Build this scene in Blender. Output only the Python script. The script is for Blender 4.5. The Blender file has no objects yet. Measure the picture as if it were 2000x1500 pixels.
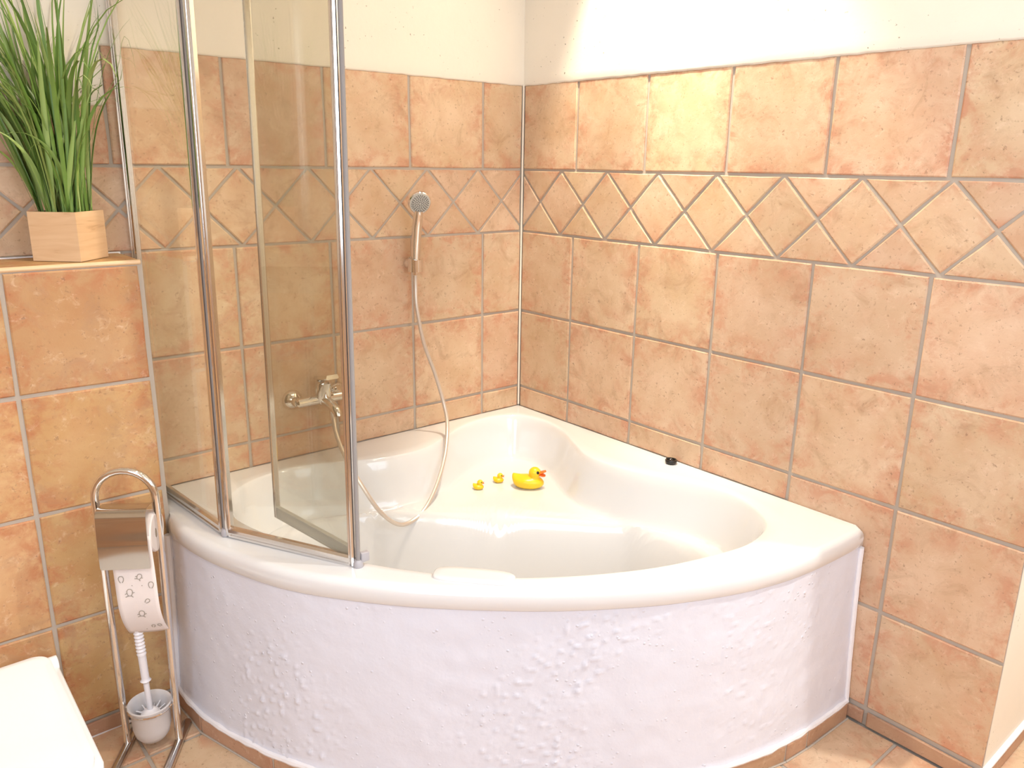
import bpy, bmesh, math, random
import numpy as np
from mathutils import Vector, Matrix, Quaternion, noise
random.seed(7)
SC = bpy.context.scene
COL = SC.collection

# ------------------------------------------------------------------ camera
cam_d = bpy.data.cameras.new('camera')
cam_d.sensor_fit = 'HORIZONTAL'; cam_d.sensor_width = 36.0
cam_d.lens = 1553.774 / 2000.0 * 36.0
cam_d.clip_start = 0.02
cam = bpy.data.objects.new('camera', cam_d); COL.objects.link(cam)
RT = Vector((0.763849, -0.645234, 0.014401)); UP = Vector((0.16103, 0.212145, 0.96388)); FW = Vector((0.624983, 0.73394, -0.265948))
cam.matrix_world = Matrix(((RT.x, UP.x, -FW.x, -2.021106), (RT.y, UP.y, -FW.y, -2.331802), (RT.z, UP.z, -FW.z, 1.522520), (0, 0, 0, 1)))
SC.camera = cam

# ------------------------------------------------------------------ world, light, exposure
W = bpy.data.worlds.new('world'); SC.world = W; W.use_nodes = True
bg = W.node_tree.nodes['Background']
bg.inputs[0].default_value = (0.85, 0.92, 1.0, 1); bg.inputs[1].default_value = 0.6
SC.view_settings.view_transform = 'Standard'; SC.view_settings.look = 'None'
SC.view_settings.gamma = 1.0; SC.view_settings.use_curve_mapping = False
SC.view_settings.exposure = 0.0
CEIL = 2.75

def area(name, loc, target, sx, sy, power, color):
    l = bpy.data.lights.new(name, 'AREA'); l.shape = 'RECTANGLE'; l.size = sx; l.size_y = sy
    l.energy = power; l.color = color
    o = bpy.data.objects.new(name, l); COL.objects.link(o); o.location = loc
    o.rotation_euler = (Vector(target) - Vector(loc)).to_track_quat('-Z', 'Y').to_euler()
    return o

def spot(name, loc, target, power, size, blend, color, radius=0.03):
    l = bpy.data.lights.new(name, 'SPOT'); l.energy = power; l.spot_size = math.radians(size); l.spot_blend = blend
    l.color = color; l.shadow_soft_size = radius
    o = bpy.data.objects.new(name, l); COL.objects.link(o); o.location = loc
    o.rotation_euler = (Vector(target) - Vector(loc)).to_track_quat('-Z', 'Y').to_euler()
    return o
WARM = (1.0, 0.86, 0.66); WARM2 = (1.0, 0.92, 0.80); DAY = (0.76, 0.86, 1.0)
# daylight entering through the two windows behind the camera
area('window_daylight', (-1.0, -3.14, 1.75), (-0.6, -1.2, 0.35), 1.1, 1.2, 20, DAY)
area('window_daylight', (-2.89, -2.45, 1.75), (-0.4, -1.3, 0.5), 1.0, 1.2, 35, DAY)
# halogen downlights, plus two added fill spots (their housings are built further down)
LAMPS = [(-0.25, -0.62), (-0.50, -0.92), (-1.12, -0.95), (-0.75, -2.1), (-2.2, -2.2), (0.32, -2.35)]
LZ = CEIL - 0.035
spot('halogen_core', (-0.25, -0.62, LZ), (0.0, -0.746, 1.62), 130, 26, 1.0, WARM)
spot('ceiling_spot', (-0.25, -0.62, LZ), (0.0, -0.746, 1.665), 155, 68, 0.45, WARM)
spot('ceiling_spot', (-0.50, -0.92, LZ), (-0.6, -0.80, 0.0), 15, 130, 0.6, WARM2)
spot('ceiling_spot', (-1.12, -0.95, LZ), (-1.56, -0.2, 1.3), 66, 46, 0.9, WARM)
spot('ceiling_spot', (-0.75, -2.1, LZ), (-0.2, -1.7, 0.6), 18, 120, 0.6, WARM2)
spot('ceiling_spot', (-2.2, -2.2, LZ), (-1.97, -0.75, 0.3), 60, 52, 0.7, (1.0, 0.97, 0.95))  # unseen spot, added and aimed to bring the toilet up to white

spot('ceiling_spot', (0.32, -2.35, LZ), (0.3, -1.9, 0.8), 150, 120, 0.6, (1.0, 0.97, 0.90))  # unseen hall spot added to light the jamb

# ------------------------------------------------------------------ node helpers
def new_mat(name):
    m = bpy.data.materials.new(name); m.use_nodes = True
    nt = m.node_tree; b = nt.nodes['Principled BSDF']
    return m, nt, b
def N(nt, t, **kw):
    n = nt.nodes.new(t)
    for k, v in kw.items():
        if k in n.bl_rna.properties: setattr(n, k, v)
        else: n.inputs[k].default_value = v
    return n
def L(nt, a, b): nt.links.new(a, b)
def ramp(nt, src, stops):
    r = nt.nodes.new('ShaderNodeValToRGB'); e = r.color_ramp.elements
    while len(e) < len(stops): e.new(0.5)
    for el, (p, c) in zip(e, stops):
        el.position = p; el.color = c if len(c) == 4 else (*c, 1)
    L(nt, src, r.inputs[0]); return r
def mixc(nt, fac, a, b, mode='MIX'):
    n = nt.nodes.new('ShaderNodeMix'); n.data_type = 'RGBA'; n.blend_type = mode
    for sock, v in ((n.inputs[0], fac), (n.inputs[6], a), (n.inputs[7], b)):
        if hasattr(v, 'is_linked'): L(nt, v, sock)
        elif isinstance(v, (int, float)): sock.default_value = v
        else: sock.default_value = (*v, 1) if len(v) == 3 else v
    return n.outputs[2]
def math_n(nt, op, a, b=None, clamp=False):
    n = nt.nodes.new('ShaderNodeMath'); n.operation = op; n.use_clamp = clamp
    for s, v in ((n.inputs[0], a), (n.inputs[1], b)):
        if v is None: continue
        if hasattr(v, 'is_linked'): L(nt, v, s)
        else: s.default_value = v
    return n.outputs[0]
def simple(name, color, rough=0.5, metal=0.0, spec=0.5, **kw):
    m, nt, b = new_mat(name)
    b.inputs['Base Color'].default_value = (*color, 1); b.inputs['Roughness'].default_value = rough
    b.inputs['Metallic'].default_value = metal; b.inputs['Specular IOR Level'].default_value = spec
    for k, v in kw.items(): b.inputs[k.replace('_', ' ')].default_value = v
    return m

def tile_material(name, base=(0.60, 0.405, 0.25), light=(0.69, 0.51, 0.35), red=(0.56, 0.27, 0.165), edge_amt=0.9):
    m, nt, b = new_mat(name)
    tc = N(nt, 'ShaderNodeTexCoord'); oi = N(nt, 'ShaderNodeObjectInfo')
    off = N(nt, 'ShaderNodeVectorMath', operation='MULTIPLY_ADD')
    comb = N(nt, 'ShaderNodeCombineXYZ')
    L(nt, oi.outputs['Random'], comb.inputs[0]); L(nt, oi.outputs['Random'], comb.inputs[1]); L(nt, oi.outputs['Random'], comb.inputs[2])
    L(nt, comb.outputs[0], off.inputs[0]); off.inputs[1].default_value = (37.0, 61.0, 19.0); L(nt, tc.outputs['Object'], off.inputs[2])
    V = off.outputs[0]
    def noi(scale, detail=4, rough=0.6, dist=0.0):
        n = N(nt, 'ShaderNodeTexNoise', Scale=scale, Detail=detail, Roughness=rough, Distortion=dist); L(nt, V, n.inputs['Vector']); return n.outputs['Fac']
    big = noi(7, 3); mid = noi(16, 6, 0.68, 0.4); fine = noi(100, 3, 0.65); streak = noi(34, 5, 0.75, 0.6)
    c0 = mixc(nt, ramp(nt, big, [(0.32, (0, 0, 0)), (0.68, (1, 1, 1))]).outputs[0], base, light)
    hs = N(nt, 'ShaderNodeHueSaturation')
    r2 = N(nt, 'ShaderNodeTexWhiteNoise', noise_dimensions='1D'); L(nt, oi.outputs['Random'], r2.inputs['W'])
    L(nt, math_n(nt, 'MULTIPLY_ADD', oi.outputs['Random'], 0.014), hs.inputs['Hue'])
    hs.inputs['Hue'].links[0].from_node.inputs[2].default_value = 0.492
    L(nt, math_n(nt, 'MULTIPLY_ADD', r2.outputs['Value'], 0.13), hs.inputs['Value'])
    hs.inputs['Value'].links[0].from_node.inputs[2].default_value = 0.92
    hs.inputs['Saturation'].default_value = 1.0
    L(nt, c0, hs.inputs['Color'])
    # kiln reddening towards the tile's own edges, broken up by noise
    sep = N(nt, 'ShaderNodeSeparateXYZ'); L(nt, tc.outputs['Generated'], sep.inputs[0])
    dx = math_n(nt, 'ABSOLUTE', math_n(nt, 'SUBTRACT', sep.outputs[0], 0.5)); dy = math_n(nt, 'ABSOLUTE', math_n(nt, 'SUBTRACT', sep.outputs[1], 0.5))
    ed = math_n(nt, 'MULTIPLY', math_n(nt, 'MAXIMUM', dx, dy), 2.0)
    e2 = ramp(nt, ed, [(0.45, (0, 0, 0)), (1.0, (1, 1, 1))]).outputs[0]
    mm = ramp(nt, mid, [(0.44, (0, 0, 0)), (0.62, (1, 1, 1))]).outputs[0]
    f_red = math_n(nt, 'MULTIPLY', math_n(nt, 'ADD', math_n(nt, 'MULTIPLY', e2, 0.85), 0.15), math_n(nt, 'MULTIPLY', mm, edge_amt))
    c1 = mixc(nt, f_red, hs.outputs['Color'], red)
    pale = ramp(nt, streak, [(0.56, (0, 0, 0)), (0.74, (1, 1, 1))]).outputs[0]
    c2 = mixc(nt, math_n(nt, 'MULTIPLY', pale, 0.42), c1, (0.82, 0.64, 0.48))
    smoke = ramp(nt, noi(11, 6, 0.72, 0.8), [(0.52, (0, 0, 0)), (0.68, (1, 1, 1))]).outputs[0]
    c2 = mixc(nt, math_n(nt, 'MULTIPLY', smoke, 0.48), c2, (0.42, 0.255, 0.15))
    pits = ramp(nt, fine, [(0.33, (1, 1, 1)), (0.39, (0, 0, 0))]).outputs[0]
    pits = math_n(nt, 'MULTIPLY', pits, ramp(nt, streak, [(0.40, (0.15, 0.15, 0.15)), (0.60, (1, 1, 1))]).outputs[0])
    c3 = mixc(nt, math_n(nt, 'MULTIPLY', pits, 0.55), c2, (0.22, 0.12, 0.07))
    L(nt, c3, b.inputs['Base Color'])
    b.inputs['Roughness'].default_value = 0.52; b.inputs['Specular IOR Level'].default_value = 0.32
    bp = N(nt, 'ShaderNodeBump', Strength=0.28, Distance=0.003)
    L(nt, math_n(nt, 'ADD', math_n(nt, 'MULTIPLY', mid, 0.8), math_n(nt, 'MULTIPLY', fine, 0.35)), bp.inputs['Height'])
    L(nt, bp.outputs[0], b.inputs['Normal'])
    return m

def plaster_material(name, color, scale=1.0, strength=0.35, rough=0.85, flecks=0.0, specks=0.0):
    m, nt, b = new_mat(name)
    tc = N(nt, 'ShaderNodeTexCoord')
    n1 = N(nt, 'ShaderNodeTexNoise', Scale=9 * scale, Detail=5, Roughness=0.6); L(nt, tc.outputs['Object'], n1.inputs['Vector'])
    n2 = N(nt, 'ShaderNodeTexNoise', Scale=60 * scale, Detail=3, Roughness=0.6); L(nt, tc.outputs['Object'], n2.inputs['Vector'])
    v = N(nt, 'ShaderNodeTexVoronoi', Scale=46 * scale); L(nt, tc.outputs['Object'], v.inputs['Vector'])
    c = mixc(nt, math_n(nt, 'MULTIPLY', n1.outputs['Fac'], 0.5), color, tuple(x * 0.9 for x in color))
    if specks:      # tiny dark pinholes in drifts
        n3 = N(nt, 'ShaderNodeTexNoise', Scale=95, Detail=2, Roughness=0.5); L(nt, tc.outputs['Object'], n3.inputs['Vector'])
        n4 = N(nt, 'ShaderNodeTexNoise', Scale=4.5, Detail=2); L(nt, tc.outputs['Object'], n4.inputs['Vector'])
        pin = ramp(nt, n3.outputs['Fac'], [(0.255, (1, 1, 1)), (0.30, (0, 0, 0))]).outputs[0]
        gt = ramp(nt, n4.outputs['Fac'], [(0.45, (0, 0, 0)), (0.55, (1, 1, 1))]).outputs[0]
        c = mixc(nt, math_n(nt, 'MULTIPLY', math_n(nt, 'MULTIPLY', pin, gt), specks), c, (0.16, 0.13, 0.08))
    L(nt, c, b.inputs['Base Color']); b.inputs['Roughness'].default_value = rough
    b.inputs['Specular IOR Level'].default_value = 0.3
    h = math_n(nt, 'ADD', math_n(nt, 'MULTIPLY', n1.outputs['Fac'], 0.8), math_n(nt, 'MULTIPLY', n2.outputs['Fac'], 0.15))
    if flecks:
        th = ramp(nt, v.outputs['Distance'], [(0.0, (1, 1, 1)), (0.22, (0, 0, 0))]).outputs[0]
        gate = ramp(nt, n1.outputs['Fac'], [(0.5, (0, 0, 0)), (0.62, (1, 1, 1))]).outputs[0]
        h = math_n(nt, 'ADD', h, math_n(nt, 'MULTIPLY', math_n(nt, 'MULTIPLY', th, gate), flecks))
    bp = N(nt, 'ShaderNodeBump', Strength=strength, Distance=0.004); L(nt, h, bp.inputs['Height']); L(nt, bp.outputs[0], b.inputs['Normal'])
    return m

M_TILE = tile_material('terracotta_tile')
M_TILE_WARM_LIT = tile_material('terracotta_tile_warm_lit', (0.52, 0.305, 0.132), (0.58, 0.375, 0.19), (0.47, 0.185, 0.085), 0.95)  # ledge-wall copy of the terracotta with the warm lamp tint in its colour
M_TILE_DARK = tile_material('terracotta_skirting', (0.46, 0.27, 0.17), (0.52, 0.33, 0.21), (0.40, 0.19, 0.12), 0.4)
M_GROUT = plaster_material('grout', (0.47, 0.41, 0.345), 3, 0.4)
M_PLASTER = plaster_material('cream_plaster', (0.86, 0.79, 0.68), 1, 0.45, 0.85, 0.0, 0.8)
M_APRON = plaster_material('white_rough_plaster', (0.735, 0.75, 0.835), 1.2, 0.6, 0.42, 1.0)
M_CAULK = plaster_material('white_caulk', (0.86, 0.84, 0.86), 4, 0.5, 0.5)
M_CEIL = simple('white_ceiling_paint', (0.85, 0.82, 0.76), 0.9)
M_ENAMEL = simple('white_enamel', (0.735, 0.732, 0.73), 0.12, 0, 0.5, Coat_Weight=0.3, Coat_Roughness=0.05)
M_CERAMIC = simple('white_ceramic', (0.88, 0.89, 0.89), 0.1)
M_SEAT = simple('white_plastic', (0.88, 0.89, 0.90), 0.22)
M_CHROME = simple('chrome', (0.80, 0.78, 0.76), 0.07, 1.0)
M_STEEL = simple('dark_polished_steel', (0.52, 0.47, 0.41), 0.10, 1.0)
M_CHROME_SAT = simple('brushed_chrome', (0.70, 0.67, 0.63), 0.16, 1.0)
M_ALU = simple('polished_aluminium', (0.76, 0.74, 0.73), 0.13, 1.0)
M_SEAL = simple('grey_rubber_seal', (0.30, 0.28, 0.27), 0.6, 0, 0.2)
M_CAP = simple('grey_plastic_cap', (0.42, 0.40, 0.42), 0.35)
M_BLACK = simple('black_rubber', (0.012, 0.011, 0.010), 0.35)
M_SHOWERFACE = simple('grey_spray_face', (0.50, 0.48, 0.43), 0.4)
M_NOZZLE = simple('dark_grey_nozzle', (0.10, 0.10, 0.10), 0.5)
M_DUCK = simple('yellow_vinyl', (0.92, 0.60, 0.02), 0.3, 0, 0.5, Subsurface_Weight=0.15, Subsurface_Radius=(0.02, 0.012, 0.002))
M_BEAK = simple('orange_vinyl', (0.90, 0.17, 0.02), 0.3)
M_EYE = simple('black_paint', (0.01, 0.01, 0.01), 0.3)
M_PAPER = simple('toilet_paper', (0.80, 0.73, 0.70), 0.9, 0, 0.1)
M_PRINT = simple('grey_paper_print', (0.36, 0.32, 0.27), 0.9, 0, 0.1)
M_CARD = simple('cardboard_core', (0.45, 0.38, 0.30), 0.9)
M_WHITEPL = simple('white_brush_plastic', (0.82, 0.80, 0.83), 0.35)
M_FROST = simple('frosted_glass', (0.86, 0.83, 0.83), 0.45, 0, 0.5, Transmission_Weight=0.25, Subsurface_Weight=0.2, Subsurface_Radius=(0.03, 0.03, 0.03))
M_TRIM = simple('pale_glazed_trim', (0.80, 0.56, 0.33), 0.35)
M_SOIL = simple('dark_soil', (0.02, 0.017, 0.012), 0.95)
M_HOSE = simple('cream_hose', (0.66, 0.58, 0.50), 0.28, 0.45)
M_WINFRAME = simple('white_window_frame', (0.8, 0.8, 0.78), 0.4)

def glass_material(name, tint):
    m = bpy.data.materials.new(name); m.use_nodes = True; nt = m.node_tree; nt.nodes.clear()
    out = N(nt, 'ShaderNodeOutputMaterial'); tr = N(nt, 'ShaderNodeBsdfTransparent'); gl = N(nt, 'ShaderNodeBsdfGlossy')
    mx = N(nt, 'ShaderNodeMixShader')
    ge = N(nt, 'ShaderNodeNewGeometry'); dp = N(nt, 'ShaderNodeVectorMath', operation='DOT_PRODUCT')       # thin pane: same reflectance from both sides
    L(nt, ge.outputs['Normal'], dp.inputs[0]); L(nt, ge.outputs['Incoming'], dp.inputs[1])
    cs = math_n(nt, 'ABSOLUTE', dp.outputs['Value']); p5 = math_n(nt, 'POWER', math_n(nt, 'SUBTRACT', 1.0, cs, True), 5.0)
    fres = math_n(nt, 'ADD', math_n(nt, 'MULTIPLY', p5, 0.95), 0.045)
    tr.inputs[0].default_value = (*tint, 1); gl.inputs['Roughness'].default_value = 0.0; gl.inputs[0].default_value = (1, 1, 1, 1)
    L(nt, fres, mx.inputs[0]); L(nt, tr.outputs[0], mx.inputs[1]); L(nt, gl.outputs[0], mx.inputs[2]); L(nt, mx.outputs[0], out.inputs[0])
    return m
M_GLASS = glass_material('clear_shower_glass', (0.925, 0.92, 0.885))
M_EDGE = simple('green_glass_edge', (0.45, 0.55, 0.45), 0.2)
M_SEALCLEAR = simple('clear_plastic_seal', (0.62, 0.60, 0.53), 0.3, 0, 0.5, Transmission_Weight=0.4)

def wood_material():
    m, nt, b = new_mat('pale_pine')
    tc = N(nt, 'ShaderNodeTexCoord'); mp = N(nt, 'ShaderNodeMapping'); mp.inputs['Scale'].default_value = (5, 5, 42)
    L(nt, tc.outputs['Object'], mp.inputs[0])
    n = N(nt, 'ShaderNodeTexNoise', Scale=1.6, Detail=3, Roughness=0.5, Distortion=0.5); L(nt, mp.outputs[0], n.inputs['Vector'])
    r = ramp(nt, n.outputs['Fac'], [(0.36, (0.80, 0.56, 0.34)), (0.62, (0.74, 0.49, 0.28)), (0.70, (0.60, 0.36, 0.19))])
    L(nt, r.outputs[0], b.inputs['Base Color']); b.inputs['Roughness'].default_value = 0.55
    return m
M_WOOD = wood_material()
def grass_material():
    m, nt, b = new_mat('grass_green')
    oi = N(nt, 'ShaderNodeObjectInfo')
    r = ramp(nt, oi.outputs['Random'], [(0.0, (0.08, 0.17, 0.025)), (0.5, (0.20, 0.33, 0.065)), (1.0, (0.36, 0.46, 0.15))])
    L(nt, r.outputs[0], b.inputs['Base Color']); b.inputs['Roughness'].default_value = 0.42
    return m
M_GRASS = grass_material()

# ------------------------------------------------------------------ object helpers
def tag(o, label=None, cat=None, group=None, kind=None):
    if label: o['label'] = label
    if cat: o['category'] = cat
    if group: o['group'] = group
    if kind: o['kind'] = kind
    return o
def mesh(name, verts, faces, mat=None, smooth=True):
    me = bpy.data.meshes.new(name); me.from_pydata([tuple(v) for v in verts], [], faces)
    if mat: me.materials.append(mat)
    if smooth: me.polygons.foreach_set('use_smooth', [True] * len(me.polygons))
    me.update(); return me
def link(name, me, parent=None, loc=None, mat4=None):
    o = bpy.data.objects.new(name, me); COL.objects.link(o)
    if parent: o.parent = parent
    if mat4 is not None: o.matrix_local = mat4
    elif loc is not None: o.location = loc
    return o
def empty(name, loc=(0, 0, 0), rz=0.0):
    o = bpy.data.objects.new(name, None); COL.objects.link(o); o.location = loc; o.rotation_euler = (0, 0, rz); o.empty_display_size = 0.05
    return o
def fix_normals(me):
    bm = bmesh.new(); bm.from_mesh(me); bmesh.ops.recalc_face_normals(bm, faces=bm.faces); bm.to_mesh(me); bm.free()
def autosmooth(me, deg=35):
    bm = bmesh.new(); bm.from_mesh(me)
    bmesh.ops.recalc_face_normals(bm, faces=bm.faces)
    for f in bm.faces: f.smooth = True
    for e in bm.edges:
        if len(e.link_faces) == 2 and e.calc_face_angle(0) > math.radians(deg): e.smooth = False
    bm.to_mesh(me); bm.free(); return me
class MB:
    def __init__(s): s.v = []; s.f = []
    def add(s, vs, fs):
        b = len(s.v); s.v += [Vector(v) for v in vs]; s.f += [tuple(i + b for i in f) for f in fs]; return s
    def box(s, a, b, bev=0.0):
        bm = bmesh.new(); bmesh.ops.create_cube(bm, size=1.0)
        a, b = Vector(a), Vector(b); c = (a + b) / 2; d = b - a
        for v in bm.verts: v.co = Vector((v.co.x * d.x, v.co.y * d.y, v.co.z * d.z)) + c
        if bev: bmesh.ops.bevel(bm, geom=bm.edges[:], offset=bev, segments=2, affect='EDGES', profile=0.5)
        bm.verts.index_update(); s.add([v.co for v in bm.verts], [[v.index for v in f.verts] for f in bm.faces]); bm.free(); return s
    def tube(s, pts, r, seg=12, closed=False, cap=True):
        pts = [Vector(p) for p in pts]; n = len(pts); rs = r if isinstance(r, (list, tuple)) else [r] * n
        tang = []
        for i in range(n):
            a = pts[(i - 1) % n] if (closed or i > 0) else pts[i]; b = pts[(i + 1) % n] if (closed or i < n - 1) else pts[i]
            tang.append((b - a).normalized())
        t0 = tang[0]; u = t0.orthogonal().normalized(); vs = []; prev = t0
        for i in range(n):
            q = prev.rotation_difference(tang[i]); u = (q @ u).normalized(); prev = tang[i]
            w = tang[i].cross(u).normalized()
            for k in range(seg):
                a = 2 * math.pi * k / seg; vs.append(pts[i] + (u * math.cos(a) + w * math.sin(a)) * rs[i])
        fs = []
        m = n if closed else n - 1
        for i in range(m):
            for k in range(seg):
                i2 = (i + 1) % n; k2 = (k + 1) % seg
                fs.append((i * seg + k, i * seg + k2, i2 * seg + k2, i2 * seg + k))
        if cap and not closed: fs.append(tuple(range(seg))[::-1]); fs.append(tuple(range((n - 1) * seg, n * seg)))
        return s.add(vs, fs)
    def lathe(s, prof, seg=32, M=None):
        M = M or Matrix.Identity(4); vs = []; fs = []; n = len(prof)
        for (r, z) in prof:
            for k in range(seg):
                a = 2 * math.pi * k / seg; vs.append(M @ Vector((r * math.cos(a), r * math.sin(a), z)))
        for i in range(n - 1):
            for k in range(seg):
                k2 = (k + 1) % seg; fs.append((i * seg + k, i * seg + k2, (i + 1) * seg + k2, (i + 1) * seg + k))
        if prof[0][0] > 1e-5: fs.append(tuple(range(seg))[::-1])
        if prof[-1][0] > 1e-5: fs.append(tuple(range((n - 1) * seg, n * seg)))
        return s.add(vs, fs)
    def extrude(s, prof, p0, p1, xdir, ydir):
        p0, p1, xd, yd = Vector(p0), Vector(p1), Vector(xdir), Vector(ydir); n = len(prof)
        vs = [p0 + xd * x + yd * y for x, y in prof] + [p1 + xd * x + yd * y for x, y in prof]
        fs = [(i, (i + 1) % n, n + (i + 1) % n, n + i) for i in range(n)] + [tuple(range(n))[::-1], tuple(range(n, 2 * n))]
        return s.add(vs, fs)
    def build(s, name, mat, parent=None, deg=35, mat4=None, loc=None):
        me = mesh(name, s.v, s.f, mat); autosmooth(me, deg)
        bm = bmesh.new(); bm.from_mesh(me); bmesh.ops.remove_doubles(bm, verts=bm.verts, dist=1e-6); bm.to_mesh(me); bm.free()
        return link(name, me, parent, loc, mat4)
def look_matrix(origin, zdir, xhint=(1, 0, 0)):
    z = Vector(zdir).normalized(); x = Vector(xhint); x = (x - z * x.dot(z)).normalized(); y = z.cross(x)
    return Matrix(((x.x, y.x, z.x, origin[0]), (x.y, y.y, z.y, origin[1]), (x.z, y.z, z.z, origin[2]), (0, 0, 0, 1)))
def catmull(pts, n=8):
    P = [Vector(p) for p in pts]; out = []
    for i in range(len(P) - 1):
        p0 = P[max(i - 1, 0)]; p1 = P[i]; p2 = P[i + 1]; p3 = P[min(i + 2, len(P) - 1)]
        for k in range(n):
            t = k / n; out.append(0.5 * ((2 * p1) + (p2 - p0) * t + (2 * p0 - 5 * p1 + 4 * p2 - p3) * t * t + (3 * p1 - p0 - 3 * p2 + p3) * t ** 3))
    out.append(P[-1]); return out

# ------------------------------------------------------------------ tiles
def tile_mesh(poly, wob=0.0013, per_edge=3, bev=0.0032, thick=0.0075, seed=0):
    """a single fired tile: uneven outline, eased edge, body behind the face; local XY is the face, +Z outward"""
    rng = random.Random(seed); P = [Vector((x, y, 0)) for x, y in poly]; n = len(P)
    c = sum(P, Vector()) / n; out = []; 
    for i in range(n):
        a, b = P[i], P[(i + 1) % n]; e = (b - a); ln = e.length
        k = per_edge if ln > 0.12 else (2 if ln > 0.05 else 1)
        nr = Vector((e.y, -e.x, 0)).normalized()
        for j in range(k):
            p = a + e * (j / k)
            if j == 0: p = p + (c - p).normalized() * rng.uniform(0.0005, 0.0025)
            else: p = p + nr * rng.uniform(-wob, wob * 0.4)
            out.append(p)
    m = len(out); vs = []
    for p in out:
        q = p + (c - p).normalized() * bev * 1.25; vs.append((q.x, q.y, rng.uniform(-0.0003, 0.0003)))
    for p in out: vs.append((p.x, p.y, -bev * 0.75))
    for p in out: vs.append((p.x, p.y, -thick))
    fs = [tuple(range(m))]
    for r in (0, 1):
        for i in range(m):
            i2 = (i + 1) % m; fs.append((r * m + i, (r + 1) * m + i, (r + 1) * m + i2, r * m + i2))
    me = mesh('tile', vs, fs, None, smooth=False)
    return me
_cache = {}
def put_tile(root, name, poly, M, mat, z=0.0):
    """poly in wall coordinates (x right, y up); M maps wall coordinates to the world"""
    cx = sum(p[0] for p in poly) / len(poly); cy = sum(p[1] for p in poly) / len(poly)
    loc = [(round(x - cx, 3), round(y - cy, 3)) for x, y in poly]
    key = (tuple(loc), mat.name, random.randrange(5))
    if key not in _cache:
        me = tile_mesh(loc, seed=hash(key) & 0xffff if False else len(_cache) * 7 + 3); me.materials.append(mat); _cache[key] = me
    return link(name, _cache[key], root, mat4=M @ Matrix.Translation((cx, cy, z + random.uniform(-0.0007, 0.0006))) @ Matrix.Rotation(random.uniform(-0.003, 0.003), 4, 'Z'))
G = 0.0042                     # half joint
def rect(x0, y0, x1, y1, g=G): return [(x0 + g, y0 + g), (x1 - g, y0 + g), (x1 - g, y1 - g), (x0 + g, y1 - g)]
def clip_poly(poly, axis, v, keep_greater):
    out = []; n = len(poly)
    for i in range(n):
        a, b = poly[i], poly[(i + 1) % n]; da = a[axis] - v; db = b[axis] - v
        if not keep_greater: da, db = -da, -db
        if da >= 0: out.append(a)
        if (da >= 0) != (db >= 0):
            t = da / (da - db); out.append((a[0] + (b[0] - a[0]) * t, a[1] + (b[1] - a[1]) * t))
    return out
def inset(poly, g):
    n = len(poly); P = [Vector(p) for p in poly]
    area2 = sum(P[i].x * P[(i + 1) % n].y - P[(i + 1) % n].x * P[i].y for i in range(n))
    if area2 < 0: P.reverse()
    out = []
    for i in range(n):
        a, b, c = P[i - 1], P[i], P[(i + 1) % n]; e1 = (b - a).normalized(); e2 = (c - b).normalized()
        n1 = Vector((-e1.y, e1.x)); n2 = Vector((-e2.y, e2.x)); d = 1 + n1.dot(n2)
        if d < 0.05: return []
        out.append(tuple(b + (n1 + n2) / d * g))
    return out
def parea(p): return abs(sum(p[i][0] * p[(i + 1) % len(p)][1] - p[(i + 1) % len(p)][0] * p[i][1] for i in range(len(p)))) / 2
ZA, ZB, ZC, ZD, ZE, ZF, ZG = 1.804, 1.504, 1.279, 0.973, 0.667, 0.360, 0.055
PIT = 0.31; DP = 0.2207
M_L = Matrix(((1, 0, 0, 0), (0, 0, -1, 0), (0, 1, 0, 0), (0, 0, 0, 1)))        # wall_left: x right, faces -y
M_R = Matrix(((0, 0, -1, 0), (-1, 0, 0, 0), (0, 1, 0, 0), (0, 0, 0, 1)))       # wall_right: x along -y, faces -x
def tile_row(root, M, x0, x1, seams, y0, y1, mat, name='wall_tile', z=0.0, gx0=G, gx1=G):
    xs = [x0] + [s for s in sorted(seams) if x0 + 0.012 < s < x1 - 0.012] + [x1]
    for a, b in zip(xs, xs[1:]):
        ga = gx0 if a == x0 else G; gb = gx1 if b == x1 else G
        if b - a < 0.03: continue
        put_tile(root, name, [(a + ga, y0 + G), (b - gb, y0 + G), (b - gb, y1 - G), (a + ga, y1 - G)], M, mat, z)
def diamond_band(root, M, x0, x1, first, mat, sign=1):
    y0, y1 = ZC, ZB; ym = (y0 + y1) / 2; h = DP / 2
    k0 = int(math.floor((x0 - first) / DP)) - 1; k1 = int(math.ceil((x1 - first) / DP)) + 1
    for k in range(k0, k1 + 1):
        c = first + k * DP
        for nm, poly in (('diamond_tile', [(c - h, ym), (c, y0), (c + h, ym), (c, y1)]), ('triangle_tile', [(c, y1), (c + h, ym), (c + 2 * h, y1)]), ('triangle_tile', [(c, y0), (c + 2 * h, y0), (c + h, ym)])):
            p = clip_poly(clip_poly(poly, 0, x0 + 0.002, True), 0, x1 - 0.002, False)
            if len(p) < 3 or parea(p) < 0.0006: continue
            p = inset(p, 0.0034 if nm == 'triangle_tile' else 0.0030)
            if len(p) >= 3 and parea(p) > 0.0004: put_tile(root, nm, p, M, mat, -0.0004)
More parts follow.
